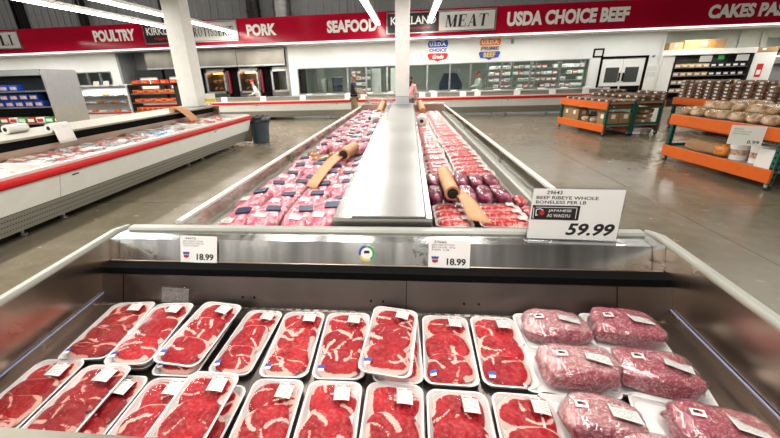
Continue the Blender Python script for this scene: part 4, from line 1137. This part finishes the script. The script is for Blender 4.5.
def oven(lab, x, glow=True, w=1.15):
    t = thing('rotisserie_oven', lab, 'oven', (x, 18.5, 0))
    z0, z1 = 1.12, 2.28
    obj('body', MB().box(0, .1, 0, w, 1.1, .95).box(0, .1, z0 - .2, w, .5, z0).box(0, .9, z0, w, 1.1, z1).box(0, .1, z1 - .12, w, 1.1, z1).box(0, .1, z0, .1, 1.1, z1).box(w - .1, .1, z0, w, 1.1, z1), 'hood', t)
    d = obj('door_frame', MB().box(.06, 0, z0, .14, .1, z1 - .1).box(w - .14, 0, z0, w - .06, .1, z1 - .1).box(.06, 0, z0, w - .06, .1, z0 + .1).box(.06, 0, z1 - .2, w - .06, .1, z1 - .1), 'galv', t)
    obj('door_glass', MB().box(.13, .04, z0 + .08, w - .13, .05, z1 - .18), 'sheetglass', d)
    obj('control_post', MB().box(w + .02, .1, z0 - .02, w + .10, .3, z1 - .1, .02), 'postred' if glow else 'dark', t)
    obj('side_cabinet', MB().box(w + .15, .3, 0, w + .55, 1.1, 2.3), 'black', t)
    if glow:
        for a in range(2):
            for b in range(3): obj('roasting_chicken', blob(.2, .2, .17, a + b, .8, .1, 2, 12, 8), 'gold', t, smooth='all', loc=(.3 + b * .27, .5, z0 + .12 + a * .35))
        obj('heat_lamp', MB().cyl((.2, .6, z1 - .2), (w - .2, .6, z1 - .2), .03, 8), plain('heat_lamp_glow', (1, .5, .1), .5, emit=(1, .42, .1), es=14), t)
oven('glowing rotisserie oven just right of the leaning white column', -10.15)
oven('glowing rotisserie oven in the middle, behind the worker in white', -8.45)
oven('dark unlit rotisserie oven at the right end of the row', -6.75, False, .95)
for i, x in enumerate((-13.8, -12.2)):
    t = thing('pass_window', 'dark cabinet with a pale lit window behind the hot food rack, %s one' % ('left', 'right')[i], 'cabinet', (x, 18.5, 0))
    obj('body', MB().box(0, 0, 0, 1.45, 1.1, 2.35, .01), 'dark', t); obj('lit_window', MB().box(.25, -.015, 1.45, 1.15, 0, 1.95), plain('lit_panel', (.7, .72, .62), .5, emit=(.8, .85, .7), es=.35), t)
    obj('window_frame', MB().box(.2, -.03, 1.4, 1.2, 0, 1.45).box(.2, -.03, 1.95, 1.2, 0, 2.0).box(.2, -.03, 1.4, .25, 0, 2).box(1.15, -.03, 1.4, 1.2, 0, 2), 'galv', t)

# ------------------------------------------------------------------ preparation room behind the windows
def racks(lab, x, y, w=1.1, levels=6, m='pinkmeat'):
    t = thing('wire_rack', lab, 'rack', (x, y, 0))
    for a in (0, w):
        for b in (0, .5): obj('upright', MB().cyl((a, b, 0), (a, b, 2.2), .02, 8), 'galv', t)
    for k in range(levels): obj('shelf', MB().box(0, 0, .35 + k * .3, w, .5, .37 + k * .3), 'galv', t)
kr = [Kind(carton('pinkmeat', 'paper')), Kind(carton('paper', 'foam')), Kind(carton('foam', 'mixa'))]
for i, (x, y) in enumerate(((4.1, 20.4), (5.25, 20.2), (6.4, 20.4), (7.6, 20.3), (9.0, 20.5), (-3.1, 20.8))):
    racks('metal rack of meat packs behind the windows, %s' % ('left of the standing worker’s right' if 0 else nth(i + 1) + (' one right of the white post' if i < 5 else ' one, left of the white post')), x, y)
    for k in range(2, 6):
        for j in range(4):
            if random.random() < .12: continue
            q = random.randrange(3)
            kr[q].put((x + .16 + j * .27, y + .12, .37 + k * .3), 0, ('pink meat pack', 'white pack', 'white meat tray pack')[q] + ' on the racks behind the preparation room windows', ('pink', 'white', 'pale')[q] + ' packs on the preparation room racks')
t = thing('meat_grinder', 'dark bulky machine behind the window right of the white post', 'machine', (1.6, 19.6, 0))
obj('body', MB().box(0, 0, 0, 1.1, .6, 1.25, .03).prism([(0, 1.25), (1.1, 1.25), (.8, 1.75), (.2, 1.75)], lambda p: Vector((p[0], .05, p[1])), lambda p: Vector((p[0], .55, p[1]))), 'navy', t)
obj('hopper', MB().cyl((.8, .3, 1.6), (.8, .3, 1.95), .15, 14, .24), 'galv', t, smooth=True)
t = thing('steel_table', 'steel work table with drums behind the windows left of the man', 'table', (-5.0, 20.2, 0))
obj('table_top', MB().box(0, 0, .86, 1.7, .7, .9), 'galv', t)
for a in (.05, 1.65):
    for b in (.05, .65): obj('leg', MB().cyl((a, b, 0), (a, b, .86), .025, 8), 'galv', t)
for i, (x, m_, h_) in enumerate(((-4.6, 'galv', .7), (-3.8, 'navy', .8))):
    t = thing('drum_machine', ('round steel drum', 'dark blue mixing drum')[i] + ' on the steel table behind the left windows', 'machine', (x, 20.55, .9))
    obj('drum', MB().cyl((0, 0, .1), (0, 0, h_), .26, 18, .3), m_, t, smooth=True); obj('stand', MB().box(-.2, -.2, 0, .2, .2, .12), 'grey', t); obj('lid', MB().cyl((0, 0, h_), (0, 0, h_ + .05), .31, 18), 'galv', t, smooth=True)
for i, (x, w_) in enumerate(((-2.0, .5), (-.95, .62))):
    t = thing('white_cabinet', 'tall white cabinet behind the windows, %s the man' % ('left of', 'right of')[i], 'cabinet', (x, 21.2, 0))
    obj('body', MB().box(0, 0, 0, w_, .5, 2.1, .01), 'white', t); obj('door', MB().box(.03, -.02, .1, w_ - .03, 0, 2.0), 'white', t); obj('handle', MB().box(w_ - .1, -.05, .95, w_ - .07, -.02, 1.2), 'galv', t)

# ------------------------------------------------------------------ people
def skin_mesh(name, chain, m, parent, sub=2):
    """chain: list of (point, radius, index of parent or None)"""
    me = bpy.data.meshes.new(name)
    me.from_pydata([c[0] for c in chain], [(c[2], i) for i, c in enumerate(chain) if c[2] is not None], [])
    o = bpy.data.objects.new(name, me); C.objects.link(o)
    sk = o.modifiers.new('skin', 'SKIN'); sk.use_smooth_shade = True
    for v, c in zip(me.skin_vertices[0].data, chain):
        r = c[1] if isinstance(c[1], tuple) else (c[1], c[1]); v.radius = r
        v.use_root = False
    me.skin_vertices[0].data[0].use_root = True
    ss = o.modifiers.new('smooth', 'SUBSURF'); ss.levels = sub; ss.render_levels = sub
    dg = bpy.context.evaluated_depsgraph_get(); dg.update()
    new = bpy.data.meshes.new_from_object(o.evaluated_get(dg)); new.name = name
    bpy.data.objects.remove(o); bpy.data.meshes.remove(me)
    new.materials.clear(); new.materials.append(M[m])
    for p in new.polygons: p.use_smooth = True
    q = bpy.data.objects.new(name, new); C.objects.link(q); q.parent = parent
    return q
def person(lab, loc, rz, H, arms, lean=0., stride=.12, top='navy', sleeve=.5, legs='khaki', skin='skin', hair='greyhair', cap=None, coat=False, long_hair=False, shoe='black'):
    """standing figure facing +Y; arms: (left elbow, left wrist, right elbow, right wrist)"""
    k = H / 1.75
    t = thing('person', lab, 'person', loc, rz)
    V = lambda *p: Vector(p) * k
    hip, waist, chest, nb, nt = V(0, 0, .95), V(0, lean * .3, 1.10), V(0, lean * .7, 1.32), V(0, lean, 1.46), V(0, lean + .015, 1.54)
    head = V(0, lean + .035, 1.64)
    ch = [(hip, .13 * k, None), (waist, (.13 * k, .1 * k), 0), (chest, (.155 * k, .11 * k), 1), (nb, .06 * k, 2), (nt, .052 * k, 3), (V(0, lean + .04, 1.585), .066 * k, 4), (head, (.078 * k, .092 * k), 5), (V(0, lean + .02, 1.715), .06 * k, 6)]
    ch.append((V(0, lean + .145, 1.625), .013 * k, 6))                       # nose
    for s in (-1, 1): ch.append((V(s * .088, lean + .02, 1.635), .014 * k, 6))  # ears
    def limb(pts, root):
        r_ = root
        for p, q in pts: ch.append((p, q * k, r_)); r_ = len(ch) - 1
        return r_
    sh = {}
    for s, (el, wr) in ((-1, arms[0:2]), (1, arms[2:4])):
        el, wr = V(*el), V(*wr); so = V(s * .185, lean * .85, 1.41); sh[s] = (so, el, wr)
        w = limb([(so, .058), (el, .042), (wr, .028)], 2)
        d = (wr - el).normalized(); side = d.cross(Vector((0, 0, 1))).normalized()
        palm = wr + d * .06 * k; ch.append((palm, (.036 * k, .018 * k), w)); pi = len(ch) - 1
        for j, (o_, ln) in enumerate(((-.027, .065), (-.009, .08), (.009, .075), (.027, .06))):
            a = palm + d * .03 * k + side * o_ * k; b = a + (d * .7 + Vector((0, 0, -.7))).normalized() * ln * k
            ch.append((a, .0095 * k, pi)); ch.append((b, .008 * k, len(ch) - 1))
        th = palm - side * s * .04 * k + Vector((0, 0, .02)) * k; ch.append((th, .010 * k, w)); ch.append((th + d * .045 * k, .009 * k, len(ch) - 1))
    kn = {}
    for s in (-1, 1):
        y = s * stride
        a, b, c = V(s * .09, 0, .88), V(s * .10, y * .6 + .03, .50), V(s * .10, y, .09)
        kn[s] = (a, b, c); limb([(a, .085), (b, .058), (c, .038), (c + V(0, .10, -.045), .03)], 0)
    body = skin_mesh('body', ch, skin, t)
    for s in (-1, 1): obj('eye', MB().cyl(V(s * .032, lean + .118, 1.652), V(s * .032, lean + .128, 1.652), .008 * k, 8), 'black', body)
    obj('mouth', MB().box(-.022 * k, (lean + .108) * k, 1.578 * k, .022 * k, (lean + .118) * k, 1.586 * k), 'redink', body)
    # clothing
    sc = [(waist - V(0, 0, .08), (.16 * k, .135 * k), None), (waist, (.155 * k, .125 * k), 0), (chest, (.175 * k, .13 * k), 1), (nb - V(0, 0, .03), .085 * k, 2)]
    if coat: sc.append((hip - V(0, 0, .32), (.19 * k, .16 * k), 0))
    for s in (-1, 1):
        so, el, wr = sh[s]; sc.append((so, .072 * k, 2)); e = so.lerp(el, sleeve) if sleeve <= 1 else el; sc.append((e, .058 * k, len(sc) - 1))
        if sleeve > 1: sc.append((el.lerp(wr, sleeve - 1), .042 * k, len(sc) - 1))
    skin_mesh('shirt' if not coat else 'coat', sc, top, t)
    tc = [(V(0, 0, 1.0), (.155 * k, .13 * k), None)]
    for s in (-1, 1):
        a, b, c = kn[s]; tc.append((a, .105 * k, 0)); tc.append((b, .078 * k, len(tc) - 1)); tc.append((c, .065 * k, len(tc) - 1))
    skin_mesh('trousers', tc, legs, t)
    if legs == 'khaki': obj('belt', MB().loft([[V(.158 * math.cos(a * PI / 12), .135 * math.sin(a * PI / 12) + lean * .2, z) for a in range(24)] for z in (1.0, 1.045)]), 'black', t, smooth=True)
    for s in (-1, 1):
        c = kn[s][2]; skin_mesh('shoe', [(c + V(0, -.03, -.03), .05 * k, None), (c + V(0, .06, -.05), .045 * k, 0), (c + V(0, .15, -.058), .034 * k, 1)], shoe, t)
    if cap:
        skin_mesh('cap', [(V(0, lean + .02, 1.69), (.1 * k, .1 * k), None), (V(0, lean + .01, 1.745), .072 * k, 0), (V(0, lean + .16, 1.675), (.07 * k, .014 * k), 0)], cap, t)
    hc = [(V(0, lean - .035, 1.64), (.085 * k, .075 * k), None), (V(0, lean - .01, 1.715), (.085 * k, .075 * k), 0)]
    if long_hair: hc += [(V(0, lean - .075, 1.5), (.085 * k, .045 * k), 0), (V(0, lean - .09, 1.36), (.06 * k, .03 * k), 2)]
    if not cap or long_hair: skin_mesh('hair', hc, hair, t)
    return t
person('man in navy short-sleeved shirt and khaki trousers standing behind the island', (-2.0, 14.0, 0), rad(-78), 1.86, ((-.24, .10, 1.12), (-.16, .36, 1.10), (.24, .10, 1.12), (.16, .38, 1.08)), skin='skin', hair='skin')
person('woman in pink top and black trousers, partly behind the white post', (.10, 15.3, 0), rad(-20), 1.68, ((-.23, .0, 1.12), (-.2, .16, .95), (.23, .0, 1.12), (.2, .16, .95)), top='pink', legs='trouser', skin='skin_light', hair='hair', long_hair=True, sleeve=1.3, stride=.05)
person('worker in white coat and red cap at the rotisserie counter', (-7.2, 17.95, 0), rad(115), 1.72, ((-.24, .16, 1.16), (-.14, .42, 1.08), (.24, .16, 1.16), (.14, .42, 1.06)), lean=.22, top='coat', legs='coat', skin='skin_light', cap='capred', coat=True, sleeve=1.8, stride=.04)
person('worker in white coat and red cap behind the preparation room window', (3.5, 19.5, 0), rad(100), 1.76, ((-.24, .12, 1.14), (-.14, .36, 1.08), (.24, .12, 1.14), (.14, .36, 1.06)), lean=.06, top='coat', legs='coat', skin='skin_light', cap='capred', coat=True, sleeve=1.8, stride=.04)
# shopping cart in front of the man
t = thing('shopping_cart', 'wire shopping cart pushed by the man behind the island', 'cart', (-1.55, 13.95, 0), rad(-78))
mb = MB()
def bk(u, v, z): return Vector(((u - .5) * (.5 + .1 * (z > .8)), .1 + v * .85, z))
for z in (.5, .62, .74, .86, .98): mb.tube([bk(0, 0, z), bk(1, 0, z), bk(1, 1, z), bk(0, 1, z), bk(0, 0, z)], .007, 6)
for u, v in [(i / 6, j) for i in range(7) for j in (0, 1)] + [(i, j / 8) for i in (0, 1) for j in range(9)]: mb.cyl(bk(u, v, .5), bk(u, v, .98), .005, 5)
for i in range(7): mb.cyl(bk(i / 6, 0, .5), bk(i / 6, 1, .5), .005, 5)
obj('basket', mb, 'galv', t)
obj('frame', MB().tube([Vector((-.25, .0, 1.03)), Vector((-.25, .05, .5)), Vector((-.22, .15, .14)), Vector((-.2, .9, .14))], .014).tube([Vector((.25, .0, 1.03)), Vector((.25, .05, .5)), Vector((.22, .15, .14)), Vector((.2, .9, .14))], .014), 'galv', t)
obj('handle', MB().cyl((-.27, 0, 1.04), (.27, 0, 1.04), .018, 10), 'red', t, smooth=True)
for a in (-.21, .21):
    for b in (.15, .88): obj('wheel', MB().cyl((a - .015, b, .065), (a + .015, b, .065), .063, 16), 'dark', t, smooth=True)
for i in range(4):
    tk.put((-1.2 + (i % 2) * .3, 13.85 + (i // 2) * .14, .52 + .12 * i), .3 * i, 'reddish pack in the shopping cart behind the island', 'packs in the shopping cart')

# ------------------------------------------------------------------ orange and green display tables
def table(lab, loc, rz, w, d, inner=()):
    """long side d along local Y faces -X with orange beams; ends are green frames"""
    t = thing('display_table', lab, 'display table', loc, rz)
    for x in (0, w - .07):
        for y in (0, d - .07):
            p = obj('post', MB().box(x, y, .1, x + .07, y + .07, .9), 'green', t)
            mb = MB()
            for k in range(9): mb.box(x - .002, y + .025, .16 + k * .08, x + .001, y + .045, .19 + k * .08)
            for k in range(9): mb.box(x + .025, y - .002, .16 + k * .08, x + .045, y + .001, .19 + k * .08)
            obj('slot', mb, 'black', p)
            c = obj('castor', MB().cyl((x + .02, y + .035, .05), (x + .05, y + .035, .05), .05, 14), 'dark', t, smooth=True)
            obj('fork', MB().box(x + .005, y + .01, .05, x + .065, y + .06, .11), 'galv', c)
    for z, zh in ((.72, .19), (.12, .2)):
        for k, x in enumerate((-.03, w - .01)):
            e = .075 if k in inner else -.01
            obj('beam', MB().box(x if k not in inner else min(max(x, .0), w - .04), e, z, (x if k not in inner else min(max(x, .0), w - .04)) + .04, d - e, z + zh, .008), 'orange', t)
    for y in (.015, d - .055):
        for z in (.3, .72): obj('end_brace', MB().box(.07, y, z, w - .07, y + .04, z + .05), 'green', t)
    obj('table_top', MB().box(0, 0, .86, w, d, .895), 'cream', t)
    obj('lower_shelf', MB().box(0.02, 0.02, .27, w - .02, d - .02, .3), 'cream', t)
    return t
def onT(loc, rz):
    c, s = math.cos(rz), math.sin(rz)
    return lambda x, y, z: (loc[0] + c * x - s * y, loc[1] + s * x + c * y, z)
def loaf(seed):
    t = thing('bread_loaf', '', 'bread')
    obj('crust', blob(.31, .18, .15, seed, .85, .14, 2.2, nu=24, nv=14), 'bread', t, smooth='all')
    obj('plastic_bag', blob(.34, .195, .16, seed, .85, .14, 2.2, nu=24, nv=14), 'film', t, smooth='all')
    return t
# bread table
L2, R2 = (5.30, 5.65, 0), rad(4)
table('orange and green display table piled with bread, nearest on the right', L2, R2, 1.35, 2.15); T = onT(L2, R2)
KL = [Kind(loaf(100 + i)) for i in range(3)]
for j in range(6):
    for i in range(8):
        KL[(i + j) % 3].put(T(.15 + j * .21, .14 + i * .27 + random.uniform(-.03, .03), .90), rad(90) + random.uniform(-.9, .9),
                            'bagged bread loaf, lower layer, %s row from the aisle, %s from the camera' % (nth(j + 1), nth(i + 1)))
for j in range(4):
    for i in range(6):
        if random.random() < .25: continue
        KL[(i + j) % 3].put(T(.34 + j * .22, .30 + i * .29 + random.uniform(-.04, .04), 1.02), random.uniform(.4, 2.6),
                            'bagged bread loaf lying on top of the pile, %s row, %s from the camera' % (nth(j + 1), nth(i + 1)))
def bucket():
    t = thing('white_tub', '', 'tub')
    obj('tub', MB().cyl((0, 0, 0), (0, 0, .26), .115, 22, .135), 'signwhite', t, smooth=True); obj('lid', MB().cyl((0, 0, .26), (0, 0, .285), .142, 22), 'signwhite', t, smooth=True)
    obj('printed_band', MB().cyl((0, 0, .08), (0, 0, .17), .1235, 22, .1305, cap=False), plain('printed_band', (.62, .42, .33), .5, var=.5, scale=20), t, smooth=True)
    return t
K = Kind(bucket())
for i, (x, y) in enumerate(((.25, .85), (.30, .55), (.62, .72))): K.put(T(x, y, .3), .4 * i, 'white round tub under the bread table, %s' % ('farther one by the paper bag', 'nearer one', 'one behind the other two')[i])
t = thing('white_carton', 'plain white carton on the low shelf at the near end of the bread table', 'box', T(.22, .24, .3), R2)
obj('carton', MB().box(-.15, -.14, 0, .15, .14, .28, .006), 'signwhite', t); obj('flap', MB().box(-.15, -.002, .28, .15, .002, .283), 'signgrey', t)
t = thing('paper_bread_bag', 'long brown paper bag of bread on the low shelf of the bread table', 'bag', T(.22, 1.38, .3), R2)
obj('bag', blob(.32, .85, .22, 111, .5, .1, 2.5), 'card', t, smooth='all'); obj('bread_end', blob(.24, .3, .2, 112, .8, .1, 2.5), 'orangefood', t, smooth='all', loc=(-.06, -.35, .01))
t = thing('price_sign', 'white 8.99 price sign hanging from the orange beam of the bread table', 'price sign', T(-.17, .40, .64), rad(-45))
obj('card', MB().box(-.19, -.004, -.02, .19, 0, .27), 'paper', t)
fit_text('lettering', '8.99', 'ink', t, (.03, -.004, .01), X_, Z_, .13, .05, .01, stroke=.001, off=.0005)
for i in range(3): fit_text('lettering', ('BREAD', 'TWO PACK LOAF', 'FRESH BAKED')[i], 'greyink', t, (-.15, -.004, .21 - i * .035), X_, Z_, (.1, .2, .18)[i], .016, stroke=.001, off=.0005)
# back pair of tables with brown stacks
def clam(m):
    t = thing('pastry_box', '', 'box')
    obj('tray', MB().box(-.13, -.12, 0, .13, .12, .02, .006), 'brown', t)
    obj('pastry', blob(.24, .22, .06, 120, .4, .12, 4, 16, 8), m, t, smooth='all', loc=(0, 0, .01))
    obj('clear_lid', MB().prism([(-.128, .02), (.128, .02), (.118, .078), (-.118, .078)], lambda p: Vector((p[0], -.115, p[1])), lambda p: Vector((p[0], .115, p[1]))), 'lid', t)
    obj('price_label', MB().box(-.04, -.118, .025, .04, -.1165, .065), 'label', t)
    obj('price_label', MB().box(-.131, -.04, .025, -.1285, .04, .065), 'label', t)
    return t
L3, R3 = (8.1, 9.2, 0), rad(4)
for i, x in enumerate((0, 1.3)):
    l = onT(L3, R3)(x, 0, 0); table('orange and green display table of stacked pastry boxes behind the bread table, %s half' % ('aisle', 'wall')[i], l, R3, 1.25, 2.9, (1 - i,))
T = onT(L3, R3); KB = Kind(clam('brown'))
for j in range(9):
    for i in range(10):
        if j > 2 and i > 0: continue
        for k in range(6 if (i * 3 + j) % 4 else 5):
            KB.put(T(.16 + j * .275, .17 + i * .285, .9 + k * .082), R3, 'clear pastry box in the tall stacks on the back display table', 'pastry boxes on the back table')
# middle pair of tables
L1, R1 = (5.36, 10.68, 0), rad(10)
for i, x in enumerate((0, .815)):
    l = onT(L1, R1)(x, 0, 0); table('orange and green display table of boxed cakes in mid floor, %s' % ('left one facing the island', 'right one')[i], l, R1, .80, 2.2, (1 - i,))
T = onT(L1, R1); KC = Kind(clam('brown')); KY = Kind(clam('bun'))
for j in range(6):
    for i in range(7):
        h = 1 + (j > 2) + (i > 4 and j > 3) + (j == 5 and i < 3)
        for k in range(h):
            yel = j in (1, 2) and i == 0
            (KY if yel else KC).put(T(.17 + j * .275, .16 + i * .3, .9 + k * .085), R1, ('clear box of pale yellow pastries at the near edge of the mid floor table' if yel else 'clear box of brown cakes on the mid floor display tables'), 'pale pastry boxes' if yel else 'brown cake boxes on the mid floor tables')
def cbox():
    t = thing('cardboard_box', '', 'box')
    obj('carton', MB().box(-.17, -.2, 0, .17, .2, .32, .004), 'card', t); obj('tape', MB().box(-.03, -.201, .2, .03, .201, .3212), 'tan', t)
    obj('shipping_label', MB().box(-.05, -.203, .17, .07, -.2005, .28), 'paper', t); obj('shipping_label', MB().box(-.173, -.06, .17, -.1705, .06, .28), 'paper', t)
    return t
K = Kind(cbox())
for i, (x, y) in enumerate(((.24, .24), (.60, .24), (.26, 1.55), (.26, 1.95))):
    K.put(T(x, y, .3), R1, 'brown cardboard box under the mid floor tables, %s' % ('at the near corner', 'second along the near end', 'middle of the orange side', 'far end of the orange side')[i])
def flat_bag():
    t = thing('bread_bag', '', 'bag')
    obj('bag', blob(.5, .36, .13, 130, .5, .1, 3, 20, 10), 'card', t, smooth='all'); obj('price_label', MB().box(-.08, -.182, .04, .02, -.178, .1), 'paper', t)
    return t
K = Kind(flat_bag())
for i in range(3): K.put(T(1.24 + .02 * i, .3, .3 + .135 * i), R1, 'flat brown bag under the right mid floor table, %s' % ('bottom of the stack', 'middle of the stack', 'top of the stack')[i])
KL[0].put(T(.2, .75, .3), rad(80), 'tan bread loaf under the mid floor table, nearer one along the orange side'); KL[1].put(T(.2, 1.12, .3), rad(100), 'tan bread loaf under the mid floor table, farther one along the orange side')
t = thing('plastic_bin', 'clear flat plastic bin on the floor under the right mid floor table', 'bin', T(1.25, .35, 0), R1)
obj('bin', MB().box(-.3, -.2, .01, .3, .2, .16, .01), 'acrylic', t); obj('rim', MB().box(-.31, -.21, .15, .31, -.19, .165).box(-.31, .19, .15, .31, .21, .165).box(-.31, -.21, .15, -.29, .21, .165).box(.29, -.21, .15, .31, .21, .165), 'foam', t)

# ------------------------------------------------------------------ bakery corner: cooler, cartons, hood
t = thing('bakery_cooler', 'black open cooler with white header in the bakery corner', 'cooler', (11.95, 18.9, 0))
w_ = 3.2
obj('cabinet', MB().box(0, .7, 0, w_, .8, 2.2).box(0, 0, 0, .06, .8, 2.2).box(w_ - .06, 0, 0, w_, .8, 2.2).box(0, 0, 0, w_, .8, .35).box(0, .1, 2.1, w_, .8, 2.2), 'dark', t)
obj('side_panel', MB().box(-.55, 0, 0, -.02, .8, 2.2, .01), 'white', t)
obj('header', MB().box(-.6, -.1, 2.2, w_, .8, 2.42, .01), 'signwhite', t)
for z in (.6, .95, 1.3, 1.65): obj('shelf', MB().box(.06, .1, z, w_ - .06, .7, z + .03), 'galv', t)
for x in (1.0, 2.5): obj('hanging_sign', MB().box(x, -.02, 1.9, x + .5, -.01, 2.15), 'signgrey', t)
obj('hanging_sign', MB().box(1.75, -.02, 1.98, 2.0, -.01, 2.14), 'greenink', t)
area('cooler_lamp', (13.5, 19.0, 2.08), 2.8, .06, 16)
kc = [Kind(carton('bun', 'paper')), Kind(carton('dark', 'foam'))]
for z in (.63, .98, 1.33, 1.68):
    for i in range(10):
        q = 0 if i < 5 else (1 if z > 1.2 else 0)
        kc[q].put((12.2 + i * .3, 19.12, z), 0, ('pale cake pack', 'dark cake pack')[q] + ' on the bakery cooler shelves', ('pale', 'dark')[q] + ' cake packs in the bakery cooler')
for i, (x, w_, h_) in enumerate(((11.6, .55, .3), (12.2, 1.7, .38), (15.0, 1.1, .2))):
    t = thing('cardboard_carton', 'flat brown cardboard carton on top of the bakery cooler, %s' % ('left small one', 'long middle one', 'right end one')[i], 'box', (x, 18.95, 2.42 if i < 2 else 2.22))
    obj('carton', MB().box(0, 0, 0, w_, .5, h_, .004), 'card', t); obj('shipping_label', MB().box(w_ * .4, -.003, h_ * .4, w_ * .55, 0, h_ * .8), 'paper', t)
    if i == 1: obj('round_mark', MB().cyl((1.2, -.004, .2), (1.2, 0, .2), .1, 16), 'orangeink', t)
obj_ = thing('carton_stand', 'white cabinet end under the right carton in the bakery corner', 'cabinet', (15.2, 18.95, 0))
obj('body', MB().box(0, 0, 0, .9, .6, 2.2, .01), 'wall', obj_); obj('red_notice', MB().box(.25, -.01, 1.2, .5, 0, 1.75), 'redink', obj_); obj('notice_text', MB().box(.29, -.013, 1.3, .46, -.01, 1.5), 'paper', obj_)
for i, x in enumerate((15.9, 16.9)): tag(obj('conduit', MB().cyl((x, 20.95, 0), (x, 20.95, 3.25), .03, 10), 'galv', smooth=True), 'thin grey conduit on the pale bakery wall, %s one' % ('left', 'right')[i], 'conduit')
t = thing('dough_table', 'pale work table with trays in the bakery at the far right', 'table', (16.8, 18.2, 0))
obj('table_top', MB().box(0, 0, 1.15, 4, 1, 1.2), 'cream', t); obj('body', MB().box(.05, .05, .0, 3.95, .95, 1.15), 'white', t)
for i in range(6):
    t = thing('bakery_tray', 'pale tray of dough on the far right bakery work table, %s from the left' % nth(i + 1), 'tray', (17.15 + i * .62, 18.6, 1.2))
    obj('tray', MB().box(-.28, -.35, 0, .28, .35, .04, .008), 'galv', t); obj('dough', blob(.5, .62, .12, 140 + i, .5, .15, 4, 16, 8), 'bun', t, smooth='all', loc=(0, 0, .03))
t = thing('bakery_mixer', 'grey bakery machine with hanging arms at the far right', 'machine', (17.6, 21.5, 0))
obj('body', MB().box(0, 0, 0, 2.2, .9, 1.7, .03), 'grey', t); obj('head', MB().box(.2, -.3, 1.7, 1.6, .7, 2.1, .06), 'galv', t); obj('arm', MB().cyl((.5, -.2, 2.1), (.7, -.2, 3.2), .03, 8).cyl((1.2, -.2, 2.1), (1.4, -.2, 3.2), .03, 8), 'dark', t)

# ------------------------------------------------------------------ colour management
S.view_settings.view_transform = 'Standard'; S.view_settings.look = 'None'; S.view_settings.gamma = 1
S.view_settings.exposure = 0.0; S.view_settings.use_curve_mapping = False
S.cycles.use_denoising = True
S.cycles.max_bounces = 10; S.cycles.transparent_max_bounces = 24; S.cycles.sample_clamp_indirect = 6; S.cycles.caustics_reflective = False; S.cycles.caustics_refractive = False
